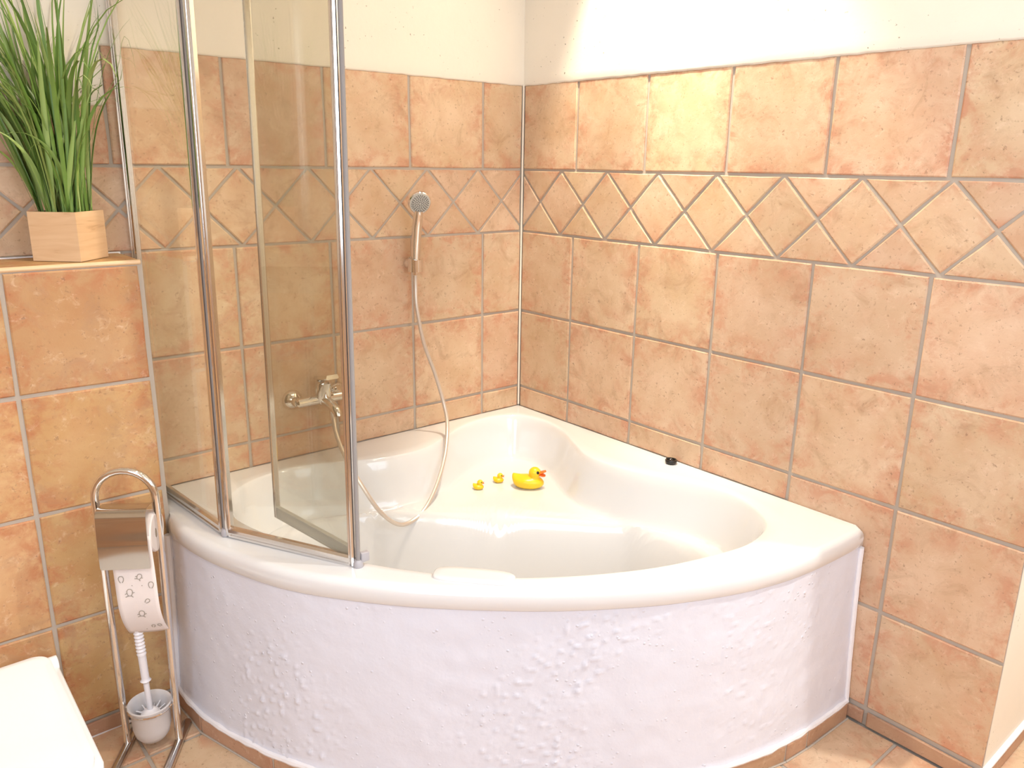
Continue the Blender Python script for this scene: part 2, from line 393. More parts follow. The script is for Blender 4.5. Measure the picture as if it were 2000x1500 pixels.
def plaster_slab(root, M, x0, x1, y0, y1, name='plaster', seed=0, z0=-0.0045, amp=0.0030, drop=0.0062):
    n = max(2, int((x1 - x0) / 0.02)); vs = []; fs = []
    for i in range(n + 1):
        x = x0 + (x1 - x0) * i / n
        yb = y0 - drop + amp * noise.noise(Vector((x * 22, seed, 0))) + amp * 0.6 * noise.noise(Vector((x * 70, seed, 3)))
        for (y, z) in ((yb, z0), (yb + 0.0005, 0.0012), (yb + 0.006, 0.0032), (yb + 0.03, 0.0022), (y1, 0.0022)): vs.append((x, y, z))
    for i in range(n):
        for j in range(4): a = i * 5 + j; fs.append((a, a + 5, a + 6, a + 1))
    me = mesh(name, vs, fs, M_PLASTER); fix_normals(me)
    return link(name, me, root, mat4=M)

# ---- left wall (behind the shower and the ledge), plane y = 0
XL = -2.95
wl = MB().box((XL, 0.0045, 0), (0.12, 0.13, CEIL)).build('wall_left', M_GROUT); tag(wl, kind='structure')
seamsL = [-(0.186 + PIT * k) for k in range(10)]
tile_row(wl, M_L, -1.426, -0.0, seamsL, ZB, ZA, M_TILE, gx1=0.006)
tile_row(wl, M_L, XL, -1.426, seamsL, ZB, 1.658, M_TILE)
diamond_band(wl, M_L, XL, -0.003, -0.2075, M_TILE)
tile_row(wl, M_L, XL, 0, seamsL, ZD, ZC, M_TILE, gx1=0.006)
tile_row(wl, M_L, -1.74, 0, seamsL, ZE, ZD, M_TILE, gx1=0.006)
tile_row(wl, M_L, -1.74, 0, seamsL, 0.5805, ZE, M_TILE, gx1=0.006)
plaster_slab(wl, M_L, -1.426, 0.0, ZA, CEIL, seed=1); plaster_slab(wl, M_L, XL, -1.426, 1.658, CEIL, seed=2)

# ---- right wall, plane x = 0, ends at the doorway jamb
YE = 1.825
wr = MB().box((0.0045, -YE, 0), (0.13, 0.0, CEIL)).build('wall_right', M_GROUT); tag(wr, kind='structure')
seamsR = [0.2784 + PIT * k for k in range(10)]; seamsT = [0.2815 + PIT * k for k in range(10)]
tile_row(wr, M_R, 0, YE, seamsT, ZB, ZA, M_TILE, gx0=0.006, gx1=0.001)
diamond_band(wr, M_R, 0.003, YE, 0.2114, M_TILE)
for a, b in ((ZD, ZC), (ZE, ZD)): tile_row(wr, M_R, 0, YE, seamsR, a, b, M_TILE, gx0=0.006, gx1=0.001)
tile_row(wr, M_R, 0, 1.2084 + PIT - PIT, seamsR, 0.5805, ZE, M_TILE, gx0=0.006)
tile_row(wr, M_R, 1.2084, YE, seamsR, ZF, ZE, M_TILE, gx1=0.001)
tile_row(wr, M_R, 1.2084, YE, seamsR, ZG, ZF, M_TILE, gx1=0.001)
plaster_slab(wr, M_R, 0.0, YE, ZA, CEIL, seed=3)
bb = empty('baseboard_right'); tag(bb, kind='structure')
tile_row(bb, M_R, 1.462, YE, [1.522], 0.0, ZG - 0.004, M_TILE_DARK, 'skirting_tile', 0.006)

MB().tube([(-0.0035, -0.0035, 0.59), (-0.0035, -0.0035, ZA)], 0.0038, 8).build('caulk_line', M_PLASTER, wr)
# doorway beyond the right wall: plastered jamb running outward, its tile skirting and back wall
M_J = Matrix(((1, 0, 0, 0), (0, 0, -1, -YE), (0, 1, 0, 0), (0, 0, 0, 1)))
wn = MB().box((0.006, -YE - 0.001, 0.0), (0.62, -YE + 0.12, CEIL)).build('wall_jamb', M_PLASTER); tag(wn, kind='structure')
nb = empty('baseboard_jamb'); tag(nb, kind='structure')
tile_row(nb, M_J, 0.012, 0.62, [0.32], 0.0, 0.05, M_TILE_DARK, 'skirting_tile', 0.012)
MB().box((0.002, -YE - 0.014, 0.0505), (0.62, -YE + 0.0, 0.0585), 0.002).build('caulk_line', M_CAULK, nb)
we = MB().box((0.62, -3.3, 0), (0.72, -1.7, CEIL)).build('wall_hall', M_PLASTER); tag(we, kind='structure')
wq = MB().box((0.0, -3.3, 0), (0.13, -2.72, CEIL)).build('wall_right_far', M_PLASTER); tag(wq, kind='structure')

# ---- low pre-wall with the ledge (left), front face y = -0.2
LX = -1.432; LYF = -0.20; LZT = 1.279
pw = MB().box((XL, LYF + 0.0045, 0), (LX - 0.0005, 0.004, LZT - 0.007)).build('wall_ledge', M_GROUT); tag(pw, kind='structure')
M_P = Matrix(((1, 0, 0, 0), (0, 0, -1, LYF), (0, 1, 0, 0), (0, 0, 0, 1)))
seamsP = [-1.742 - PIT * k for k in range(5)]
for a, b in ((ZD - 0.002, 1.270), (ZE - 0.002, ZD - 0.002), (0.354, ZE - 0.002), (0.046, 0.354)):
    tile_row(pw, M_P, XL, LX, seamsP, a, b, M_TILE_WARM_LIT, gx1=0.011)
M_T = Matrix(((1, 0, 0, 0), (0, 1, 0, 0), (0, 0, 1, LZT), (0, 0, 0, 1)))
xs = [XL, -2.36, -2.05, -1.742, LX]
for a, b in zip(xs, xs[1:]): put_tile(pw, 'ledge_tile', [(a + 0.002, LYF + 0.006), (b - 0.003, LYF + 0.006), (b - 0.003, -0.008), (a + 0.002, -0.008)], M_T, M_TILE_WARM_LIT)
MB().tube([(XL, LYF + 0.0055, LZT - 0.006), (LX - 0.004, LYF + 0.0055, LZT - 0.006)], 0.0062, 10).build('edge_trim', M_TRIM, pw)
MB().box((XL, -0.0105, LZT - 0.006), (LX, -0.0005, LZT + 0.003), 0.002).build('caulk_line', M_CAULK, pw)
pb = empty('baseboard_ledge'); tag(pb, kind='structure')
tile_row(pb, M_P, XL, -1.468, [-1.60, -1.91, -2.22, -2.53], 0.0, 0.048, M_TILE_DARK, 'skirting_tile', 0.008)
MB().box((XL, LYF - 0.0075, -0.001), (-1.468, LYF + 0.004, 0.0045), 0.001).build('caulk_line', M_CAULK, pb)

# ---- floor
fl = MB().box((XL, -3.3, -0.12), (0.72, 0.13, -0.0045)).build('floor', M_GROUT); tag(fl, kind='structure')
M_F = Matrix.Identity(4)
fxs = [-1.60 + 0.32 * k for k in range(-5, 8)]; fys = [-0.375 - PIT * k for k in range(-1, 10)]
for i in range(len(fxs) - 1):
    for j in range(len(fys) - 1):
        x0, x1 = max(fxs[i], XL), min(fxs[i + 1], 0.62); y1, y0 = min(fys[j], LYF), max(fys[j + 1], -3.2)
        if x1 - x0 < 0.03 or y1 - y0 < 0.03: continue
        if max(math.hypot(x, y) for x in (x0, x1) for y in (y0, y1)) < 1.45 and x1 < 0.01: continue      # under the bath
        if x0 > -0.02: y1 = min(y1, -YE)
        if y1 - y0 < 0.03: continue
        put_tile(fl, 'floor_tile', [(x0 + G, y0 + G), (x1 - G, y0 + G), (x1 - G, y1 - G), (x0 + G, y1 - G)], M_F, M_TILE)

# ---- rest of the room behind the camera
ce = MB().box((XL, -3.3, CEIL), (0.72, 0.13, CEIL + 0.1)).build('ceiling', M_CEIL); tag(ce, kind='structure')
ws = MB()
ws.box((XL - 0.1, -3.3, 0), (XL, 0.13, 1.1)); ws.box((XL - 0.1, -3.3, 2.4), (XL, 0.13, CEIL)); ws.box((XL - 0.1, -3.3, 1.1), (XL, -3.0, 2.4)); ws.box((XL - 0.1, -1.9, 1.1), (XL, 0.13, 2.4))
wside = ws.build('wall_side', M_PLASTER); tag(wside, kind='structure')
wb = MB(); Y0, Y1 = -3.30, -3.20
wb.box((XL, Y0, 0), (0.72, Y1, 1.1)); wb.box((XL, Y0, 2.4), (0.72, Y1, CEIL)); wb.box((XL, Y0, 1.1), (-1.58, Y1, 2.4)); wb.box((-0.4, Y0, 1.1), (0.72, Y1, 2.4))
wback = wb.build('wall_back', M_PLASTER); tag(wback, kind='structure')
for i, (a, b, Mw) in enumerate(((-1.58, -0.4, Matrix.Identity(4)), (-3.0, -1.9, Matrix(((0, 1, 0, XL + 3.2), (1, 0, 0, 0), (0, 0, 1, 0), (0, 0, 0, 1)))))):
    wm = MB()
    for (p, q) in (((a, 1.1), (a + .05, 2.4)), ((b - .05, 1.1), (b, 2.4)), ((a + .05, 1.1), (b - .05, 1.15)), ((a + .05, 2.35), (b - .05, 2.4)), (((a + b) / 2 - .025, 1.15), ((a + b) / 2 + .025, 2.35))):
        wm.box((p[0], -3.27, p[1]), (q[0], -3.215, q[1]), 0.004)
    wo = wm.build('window_%d' % (i + 1), M_WINFRAME, mat4=Mw); tag(wo, kind='structure')

for nm, M, x0, x1 in (('side', Matrix(((0, 0, 1, XL), (1, 0, 0, 0), (0, 1, 0, 0), (0, 0, 0, 1))), -3.2, -0.2), ('back', Matrix(((-1, 0, 0, 0), (0, 0, 1, -3.2), (0, 1, 0, 0), (0, 0, 0, 1))), 0.0, 2.95)):
    rt_ = wside if nm == 'side' else wback
    MB().box((x0, 0.0, -0.001), (x1, 1.09, 0.004)).build('tile_mortar', M_GROUT, rt_, mat4=M)
    for r_ in range(3): tile_row(rt_, M, x0, x1, [x0 + PIT * k for k in range(1, 11)], 0.05 + PIT * r_, 0.05 + PIT * (r_ + 1), M_TILE, 'wall_tile', 0.006)
m_lamp, nt_, b_ = new_mat('halogen_glow')
b_.inputs['Base Color'].default_value = (1, .9, .7, 1); b_.inputs['Emission Color'].default_value = (1, 0.85, 0.62, 1); b_.inputs['Emission Strength'].default_value = 25
for i, (x, y) in enumerate(LAMPS):
    d = empty('ceiling_downlight', (x, y, CEIL))
    tag(d, 'round chrome halogen ceiling downlight ' + ('close to the right wall over the hot patch of tiles', 'above the middle of the bathtub', 'above the shower screen', 'near the doorway jamb', 'near the camera, added to whiten the toilet', 'in the hall beyond the doorway, added to brighten the jamb')[i], 'light', 'ceiling downlights')
    MB().lathe([(0.033, 0.0), (0.045, -0.001), (0.046, -0.005), (0.036, -0.009), (0.031, -0.006), (0.031, 0.0)], 24).build('ring', M_CHROME, d)
    MB().lathe([(0.0001, -0.0035), (0.030, -0.003), (0.030, -0.0005)], 24).build('bulb', m_lamp, d)

# ------------------------------------------------------------------ bathtub
ZR = 0.585
def P2(*l): return [Vector((-v, -u)) for v, u in l]      # (distance from right wall, distance from left wall)
outer_front = catmull([(-v, -u, 0) for v, u in [(1.443, .204), (1.442, .30), (1.422, .425), (1.381, .56), (1.327, .69), (1.244, .815), (1.135, .945), (1.003, 1.072), (.862, 1.187), (.695, 1.294), (.555, 1.362), (.43, 1.407), (.30, 1.435), (.16, 1.447), (.0015, 1.452)]], 8)
outer_poly = [Vector((p.x, p.y)) for p in outer_front] + [Vector((-.0015, -.0015)), Vector((-1.430, -.0015)), Vector((-1.430, -.198))]
half = [(.092, .092), (.062, .155), (.054, .24), (.080, .35), (.135, .46), (.180, .56), (.193, .65), (.172, .77), (.120, .89), (.082, 1.00), (.085, 1.10), (.125, 1.20), (.20, 1.275), (.32, 1.305), (.45, 1.287), (.62, 1.236), (.79, 1.150), (.93, 1.052), (.99, .99)]
pts_in = [(-v, -u, 0) for v, u in half] + [(-u, -v, 0) for v, u in half[-2:0:-1]]
pts_in = pts_in[-2:] + pts_in + pts_in[:2]
inner = [Vector((p.x, p.y)) for p in catmull(pts_in, 6)][12:-7]
CT = Vector((-.62, -.62))
def ray_hit(poly, th):
    d = Vector((math.cos(th), math.sin(th))); best = None; n = len(poly)
    for i in range(n):
        a = poly[i] - CT; e = poly[(i + 1) % n] - poly[i]; den = d.x * e.y - d.y * e.x
        if abs(den) < 1e-12: continue
        t = (a.x * e.y - a.y * e.x) / den; s = (a.x * d.y - a.y * d.x) / den
        if t > 0 and -1e-9 <= s <= 1 + 1e-9 and (best is None or t > best): best = t
    return best
IN_A = np.array([[p.x, p.y] for p in inner]); IN_B = np.roll(IN_A, -1, axis=0)
def d_inner(x, y):
    p = np.array([x, y]); e = IN_B - IN_A; t = np.clip(((p - IN_A) * e).sum(1) / (e * e).sum(1), 0, 1)
    return float(np.sqrt((((IN_A + e * t[:, None]) - p) ** 2).sum(1)).min())
def S(x): x = min(max(x, 0.0), 1.0); return x * x * (3 - 2 * x)
def smin(a, b, k): h = max(k - abs(a - b), 0.0) / k; return min(a, b) - h * h * k * 0.25
H_SEAT, H_ALL = 0.160, 0.445
def tub_depth(x, y, d):
    v, u = -x, -y
    h1 = H_SEAT * S(d / 0.062)
    dl = ((u + v) - 0.985 - 0.05 * ((u - v) / 0.9) ** 2) / math.sqrt(2)
    d2 = smin(d, max(dl, -0.05), 0.05)
    lob = S((abs(u - v) - 0.45) / 0.6)
    h2 = H_ALL * S(max(d2, 0) / (0.135 + 0.20 * lob))
    if dl > -0.02:
        m = S((dl + 0.02) / 0.06)
        h2b = H_SEAT + (H_ALL - H_SEAT) * S(max(dl, 0) / 0.11)
        h2 = max(h2, min(h2b, h1 + 0.0) if d < 0.062 else min(h2b, H_ALL * S(d / (0.135 + 0.20 * lob))))
    k = 0.02; a, b = h1, h2
    h = max(k - abs(a - b), 0) / k
    return max(a, b) + h * h * k * 0.25 * S(d / 0.03)
def tub_z(x, y):
    return ZR - tub_depth(x, y, d_inner(x, y))
NT = 288
ths = [2 * math.pi * i / NT + 0.0007 for i in range(NT)]
Ro = [ray_hit(outer_poly, t) for t in ths]; Ri = [ray_hit(inner, t) for t in ths]
verts = []; rings = 0
def ring(f):
    global rings
    for t, ro, ri in zip(ths, Ro, Ri):
        r, z = f(t, ro, ri); verts.append((CT.x + r * math.cos(t), CT.y + r * math.sin(t), z if z is not None else 0.0))
    rings += 1
def front(t, ro):
    x, y = CT.x + ro * math.cos(t), CT.y + ro * math.sin(t); return 1.0 if math.hypot(x, y) > 1.43 and x > -1.4439 and not (x < -1.42 and y > -.2) else 0.0
LIP = 0.533
ring(lambda t, ro, ri: (ro - 0.030, LIP)); ring(lambda t, ro, ri: (ro - 0.004, LIP)); ring(lambda t, ro, ri: (ro, LIP + 0.004)); ring(lambda t, ro, ri: (ro, ZR - 0.026))
for a in (20, 40, 60, 78, 90):
    ar = math.radians(a)
    ring(lambda t, ro, ri: ((ro - (1 - math.cos(ar)) * 0.024, ZR - 0.024 + 0.024 * math.sin(ar)) if front(t, ro) else (ro - (1 - math.cos(ar)) * 0.004, ZR - 0.004 + 0.004 * math.sin(ar))))
for k in (0.25, 0.5, 0.75): ring(lambda t, ro, ri: (ro - 0.024 * front(t, ro) - 0.004 + (ri - ro + 0.024 * front(t, ro) + 0.004) * k, ZR))
base_ring = rings
ss = [0.0, .004, .008, .012, .017, .022, .027, .032, .038, .044, .05, .057, .064, .072, .08, .09, .10, .112, .125, .14]
for s in ss: ring(lambda t, ro, ri: (ri - s, None))
for k in [i / 26 for i in range(1, 26)]: ring(lambda t, ro, ri: ((ri - .14) * (1 - k), None))
for i in range(base_ring * NT, len(verts)):
    x, y, _ = verts[i]; verts[i] = (x, y, tub_z(x, y))
verts.append((CT.x, CT.y, tub_z(CT.x, CT.y)))
faces = []
for r in range(rings - 1):
    for i in range(NT):
        j = (i + 1) % NT; faces.append((r * NT + i, r * NT + j, (r + 1) * NT + j, (r + 1) * NT + i))
c = len(verts) - 1
for i in range(NT): faces.append(((rings - 1) * NT + i, (rings - 1) * NT + (i + 1) % NT, c))
tub = empty('corner_bathtub', (0, 0, 0)); tag(tub, 'white enamelled quarter-round corner bathtub with a moulded corner seat', 'bathtub')
me = mesh('tub_shell', verts, faces, M_ENAMEL); autosmooth(me, 60); link('tub_shell', me, tub)
# moulded grip pad on the middle of the front rim
pad = []
dd = Vector((-0.755, -0.655)).normalized(); tt = Vector((-dd.y, dd.x))
if tt.x < 0: tt = -tt
pc = Vector((-0.990, -0.994))
NP = 40; pv = []; pf = []
for (sc, z) in ((1.0, ZR - 0.03), (1.0, ZR + 0.0015), (0.97, ZR + 0.0045), (0.90, ZR + 0.006), (0.5, ZR + 0.0062)):
    for i in range(NP):
        a = 2 * math.pi * i / NP; ca, sa = math.cos(a), math.sin(a)
        ex = math.copysign(abs(ca) ** 0.5, ca) * 0.098; ey = math.copysign(abs(sa) ** 0.55, sa) * 0.033
        ex *= 1 - (1 - sc) * 0.4; ey *= sc
        p = pc + tt * ex - dd * ey - dd * (0.02 * (ex / 0.1) ** 2 * -0.2); pv.append((p.x, p.y, z))
for r in range(4):
    for i in range(NP): j = (i + 1) % NP; pf.append((r * NP + i, r * NP + j, (r + 1) * NP + j, (r + 1) * NP + i))
pf.append(tuple(range(4 * NP, 5 * NP)))
me = mesh('grip_pad', pv, pf, M_ENAMEL); autosmooth(me, 50); link('grip_pad', me, tub)
MB().lathe([(0.0001, 0.004), (0.026, 0.004), (0.032, 0.001), (0.032, -0.004)], 28, Matrix.Translation((-.78, -.80, tub_z(-.78, -.80) + 0.001))).build('drain_fitting', M_CHROME, tub)

# ------------------------------------------------------------------ plastered apron with tiled plinth
ap = empty('bath_apron', (0, 0, 0)); tag(ap, 'curved white rough-plastered panel enclosing the bath above a tiled plinth', 'bath panel')
fr = [Vector((p.x, p.y)) for p in outer_front]
# arc-length resample
ln = [0.0]
for a, b in zip(fr, fr[1:]): ln.append(ln[-1] + (b - a).length)
def on_front(s):
    s = min(max(s, 0), ln[-1] - 1e-6)
    for i in range(len(ln) - 1):
        if ln[i + 1] >= s:
            t = (s - ln[i]) / (ln[i + 1] - ln[i]); p = fr[i].lerp(fr[i + 1], t); e = (fr[min(i + 3, len(fr) - 1)] - fr[max(i - 2, 0)]).normalized(); return p, Vector((e.y, -e.x)) if Vector((e.y, -e.x)).dot(p) > 0 else Vector((-e.y, e.x))
NA, NZ = 420, 84
vs = []; fs = []
ZB0, ZB1 = 0.050, 0.537
for i in range(NA + 1):
    s = ln[-1] * i / NA; p, nn = on_front(s)
    for j in range(NZ + 1):
        z = ZB0 + (ZB1 - ZB0) * j / NZ; f = j / NZ
        o = -0.006 + 0.022 * (1 - f) ** 1.5
        if f < 0.045: o += 0.006 * (1 - f / 0.045)
        sv = Vector((s * 1.0, z, 0))
        o += 0.0022 * noise.noise(sv * 9) + 0.0012 * noise.noise(sv * 26 + Vector((5, 1, 0)))
        pat = noise.noise(Vector((s * 3.2, z * 3.5, 9)))
        g = noise.noise(Vector((s * 62, z * 88, 4)))
        lf = 1.0 - 0.6 * S((s - 1.2) / 0.6)
        if g > 0.26 and pat > -0.1: o += 0.0048 * lf * min((g - 0.26) * 3, 1.0) * min((pat + 0.1) * 3, 1.0)
        e = min(s, ln[-1] - s)
        q = p + nn * o
        vs.append((min(max(q.x, -1.60), -0.0015), min(q.y, -0.2015), z))
for i in range(NA):
    for j in range(NZ):
        a = i * (NZ + 1) + j; fs.append((a, a + NZ + 1, a + NZ + 2, a + 1))
me = mesh('plaster_panel', vs, fs, M_APRON); fix_normals(me); link('plaster_panel', me, ap)
# white painted bead where the plaster meets the plinth and the right wall
bead = []
for i in range(161):
    s = ln[-1] * i / 160; p, nn = on_front(s); q = p + nn * (0.0175 + 0.002 * noise.noise(Vector((s * 20, 0, 2))))
    bead.append((min(q.x, -0.013), min(q.y, -0.213), 0.056 + 0.004 * noise.noise(Vector((s * 9, 3, 0)))))
MB().tube(bead, [0.0085 + 0.003 * noise.noise(Vector((i * .35, 0, 7))) for i in range(161)], 8).build('caulk_bead', M_CAULK, ap)
MB().tube([(-0.0095, -1.449 - 0.018 * (1 - k / 20) ** 1.5 + 0.0015 * noise.noise(Vector((k * .7, 1, 1))), 0.06 + 0.47 * k / 20) for k in range(21)], 0.008, 8).build('caulk_bead', M_CAULK, ap)
MB().tube([(-1.444 - 0.016 * (1 - k / 20) ** 1.5, -0.2085, 0.06 + 0.47 * k / 20) for k in range(21)], 0.011, 8).build('caulk_bead', M_CAULK, ap)
# plinth tiles: straight pieces set as a polygon round the foot
cut = [0.0, 0.165, 0.45, 0.74, 1.03, 1.32, 1.61, 1.90, ln[-1] - 0.300, ln[-1]]
cut = sorted(c for c in cut if c <= ln[-1]); cut2 = []
for c in cut:
    if not cut2 or c - cut2[-1] > 0.06: cut2.append(c)
if cut2[-1] < ln[-1]: cut2.append(ln[-1])
PO = 0.026
for a, b in zip(cut2, cut2[1:]):
    pa, na = on_front(a); pb_, nb_ = on_front(b); A = pa + na * PO; B = pb_ + nb_ * PO
    if a == 0: A = Vector((-1.467, -0.209))
    if b == ln[-1]: B = Vector((-0.009, B.y))
    e = (B - A); le = e.length; e.normalize(); nrm = Vector((e.y, -e.x))
    if nrm.dot(A) < 0: nrm = -nrm
    # tile faces outward; x axis chosen so that x cross up = outward
    xd = e if Vector((e.x, e.y, 0)).cross(Vector((0, 0, 1))).dot(Vector((nrm.x, nrm.y, 0))) > 0 else -e
    org = A if xd == e else B
    Mx = Matrix(((xd.x, 0, nrm.x, org.x), (xd.y, 0, nrm.y, org.y), (0, 1, 0, 0), (0, 0, 0, 1)))
    put_tile(ap, 'plinth_tile', [(0.002, 0.0015), (le - 0.002, 0.0015), (le - 0.002, 0.052), (0.002, 0.052)], Mx, M_TILE_DARK)
    bo = MB().box((0, -0.002, -0.03), (le, 0.05, -0.0035)); bo.build('plinth_mortar', M_GROUT, ap, mat4=Mx)
    MB().tube([Mx @ Vector((0, 0.002, 0.002)), Mx @ Vector((le, 0.001, 0.001))], 0.003, 6).build('floor_joint', M_GROUT, ap)

# ------------------------------------------------------------------ shower screen
Wp, H1, H2, EP = Vector((-1.398, -0.014)), Vector((-1.362, -0.424)), Vector((-1.178, -0.782)), Vector((-1.222, -0.425))
root_loc = Vector((-1.362, -0.424, ZR))
sc = bpy.data.objects.new('shower_screen', None); COL.objects.link(sc); sc.location = root_loc
rh = Vector((RT.x, RT.y, 0)).normalized(); axis = Vector((0, 0, 1)).cross(rh)
sc.rotation_mode = 'QUATERNION'; sc.rotation_quaternion = Quaternion(axis, 0.0075)
tag(sc, 'folding three-panel clear glass shower screen in chrome frames on the bath rim', 'shower screen')
def R3(p, z): return Vector((p.x - root_loc.x, p.y - root_loc.y, z))
HT = 1.46
def panel(a, b, z0, rail, in_a, in_b, wa, wb):
    e = (b - a).normalized(); n2 = Vector((e.y, -e.x)); e3 = Vector((e.x, e.y, 0)); n3 = Vector((n2.x, n2.y, 0)); up = Vector((0, 0, 1))
    A, B = a + e * in_a, b - e * in_b
    t = 0.0025
    g = MB(); g.extrude([(-t, 0), (t, 0), (t, HT - z0), (-t, HT - z0)], R3(A, z0 + 0.012), R3(B, z0 + 0.012), n3, up)
    g.build('glass_pane', M_GLASS, sc, 20)
    for (p, s, w) in ((A, 1, wa), (B, -1, wb)):
        if w <= 0: continue
        # vertical profile: rounded front rib, groove, second rib
        pr = [(0, -.007), (w * .28, -.009), (w * .42, -.0085), (w * .47, -.0055), (w * .55, -.0055), (w * .60, -.008), (w * .85, -.0085), (w, -.006), (w, .006), (w * .85, .0085), (w * .60, .008), (w * .55, .0055), (w * .47, .0055), (w * .42, .0085), (w * .28, .009), (0, .007)]
        o = p - e * s * w * 0.6
        MB().extrude(pr, R3(o, z0 + 0.002), R3(o, HT), e3 * s, n3).build('side_profile', M_ALU, sc, 20)
    if rail == 'rail':
        pr = [(-.0085, .000), (.0085, .000), (.009, .006), (.0062, .0075), (.0062, .011), (.009, .0125), (.0085, .021), (.0045, .027), (-.0045, .027), (-.0085, .021), (-.009, .0125), (-.0062, .011), (-.0062, .0075), (-.009, .006)]
        MB().extrude(pr, R3(A, z0), R3(B, z0), n3, up).build('bottom_rail', M_ALU, sc, 20)
    else:
        pr = [(-.006, .0), (.006, .0), (.0065, .004), (.0045, .006), (.0045, .026), (.006, .028), (.006, .032), (-.006, .032), (-.006, .028), (-.0045, .026), (-.0045, .006), (-.0065, .004)]
        MB().extrude(pr, R3(A, z0), R3(B, z0), n3, up).build('bottom_seal', M_SEALCLEAR, sc, 20)
panel(Wp, H1, 0.003, 'rail', 0.010, 0.016, 0.020, 0.018)
panel(H1, H2, 0.003, 'rail', 0.016, 0.018, 0.018, 0.017)
panel(H2, EP, 0.014, 'seal', 0.020, 0.004, 0.016, 0.009)
MB().extrude([(-.010, -.002), (-.0105, -.012), (-.007, -.013), (-.006, -.010), (-.002, -.010), (-.001, -.017), (.004, -.018), (.005, -.012), (.0095, -.012), (.010, -.002)], R3(Vector((-1.399, -0.001)), 0.001), R3(Vector((-1.399, -0.001)), HT), (1, 0, 0), (0, 1, 0)).build('wall_profile', M_ALU, sc, 20)
for p in (H1, H2):
    MB().tube([R3(p, 0.012), R3(p, HT)], 0.0055, 10).build('hinge_seal', M_SEAL, sc)
    MB().lathe([(0.0001, 0.0), (0.011, 0.0), (0.0125, 0.004), (0.0115, 0.014), (0.008, 0.020), (0.0001, 0.021)], 16, Matrix.Translation(R3(p, 0.001))).build('hinge_cap', M_CAP, sc)
MB().box((-0.011, -0.005, 0), (0.011, 0.009, 0.024), 0.003).build('end_cap', M_CAP, sc, mat4=Matrix.Translation(R3(H2, 0.014) + Vector((0.016, -0.004, 0))))

# ------------------------------------------------------------------ bath mixer (wall mounted)
mx = empty('bath_mixer', (-0.88, 0, 0.785)); tag(mx, 'chrome single-lever bath mixer on the tiled wall behind the glass', 'tap')
WY = -0.0005
def yl(prof, x, z, y0=0.0):   # lathe with its axis pointing out of the wall (-y)
    return look_matrix((x, y0, z), (0, -1, 0), (1, 0, 0))
for sx in (-0.088, 0.072):
    MB().lathe([(0.034, 0.0005), (0.034, 0.004), (0.031, 0.012), (0.022, 0.022), (0.015, 0.027), (0.0145, 0.052), (0.0001, 0.053)], 28, yl(None, sx, -0.004)).build('rosette', M_CHROME, mx)
MB().tube([(-0.098, -0.052, -0.004), (-0.093, -0.052, -0.004), (-0.045, -0.052, -0.003), (0.035, -0.052, -0.003), (0.078, -0.052, -0.004), (0.083, -0.052, -0.004)], [0.010, 0.0165, 0.0165, 0.0165, 0.0165, 0.010], 20).build('body', M_CHROME, mx)
bd = MB(); bd.lathe([(0.0001, -0.030), (0.022, -0.030), (0.026, -0.022), (0.027, 0.0), (0.0265, 0.030), (0.024, 0.044), (0.0001, 0.052)], 24, Matrix.Translation((-0.006, -0.058, 0.016)) @ Matrix.Rotation(math.radians(14), 4, 'X'))
bd.build('cartridge_housing', M_CHROME, mx)
lv = MB(); 
lv.extrude([(-0.022, 0), (-0.018, 0.010), (0.018, 0.010), (0.022, 0), (0.018, -0.004), (-0.018, -0.004)], (-0.006, -0.038, 0.062), (-0.006, -0.128, 0.082), (1, 0, 0), (0, 0.2, 1))
lv.build('lever', M_CHROME, mx, 40)
MB().tube([(-0.006, -0.066, -0.004), (-0.004, -0.10, -0.010), (-0.002, -0.130, -0.020), (0.0, -0.142, -0.030), (0.0, -0.145, -0.040)], [0.017, 0.0165, 0.0155, 0.0145, 0.0135], 18).build('spout', M_CHROME, mx)
MB().lathe([(0.0115, 0.0), (0.0125, 0.004), (0.0125, 0.020), (0.011, 0.024), (0.0001, 0.0245)], 18, look_matrix((0.026, -0.074, 0.024), (0.3, -0.8, 0.5))).build('diverter_knob', M_CHROME, mx)
MB().lathe([(0.0115, 0.0), (0.0115, -0.014), (0.0098, -0.020), (0.0001, -0.021)], 16, Matrix.Translation((0.014, -0.078, -0.018))).build('hose_outlet', M_CHROME, mx)

# ------------------------------------------------------------------ hand shower, its holder and hose
hd = empty('shower_holder', (-0.514, 0, 1.19)); tag(hd, 'small chrome wall bracket holding the hand shower', 'bracket')
MB().lathe([(0.019, 0.0005), (0.019, 0.006), (0.014, 0.016), (0.012, 0.026), (0.0001, 0.027)], 20, yl(None, 0, 0)).build('wall_mount', M_CHROME, hd)
ck = MB(); n = 20; vs = []; fs = []
for i in range(n + 1):
    a = math.radians(-118 + 236 * i / n) + math.radians(195)
    for r_ in (0.0165, 0.0255):
        for z in (-0.024, 0.022): vs.append((r_ * math.cos(a), -0.045 + r_ * math.sin(a), z + (0.006 if z > 0 else 0) * math.sin(a)))
for i in range(n):
    b0 = i * 4; b1 = b0 + 4
    for (p, q) in ((0, 1), (1, 3), (3, 2), (2, 0)): fs.append((b0 + p, b0 + q, b1 + q, b1 + p))
fs += [(0, 1, 3, 2), (n * 4, n * 4 + 2, n * 4 + 3, n * 4 + 1)]
ck.add(vs, fs); ck.build('cradle', M_CHROME, hd)
hs = empty('hand_shower', (-0.514, -0.045, 1.165)); tag(hs, 'chrome hand shower with round grey spray face and cream hose, hung on the wall', 'shower head')
def hl(p): return Vector(p) - Vector((-0.514, -0.045, 1.165))
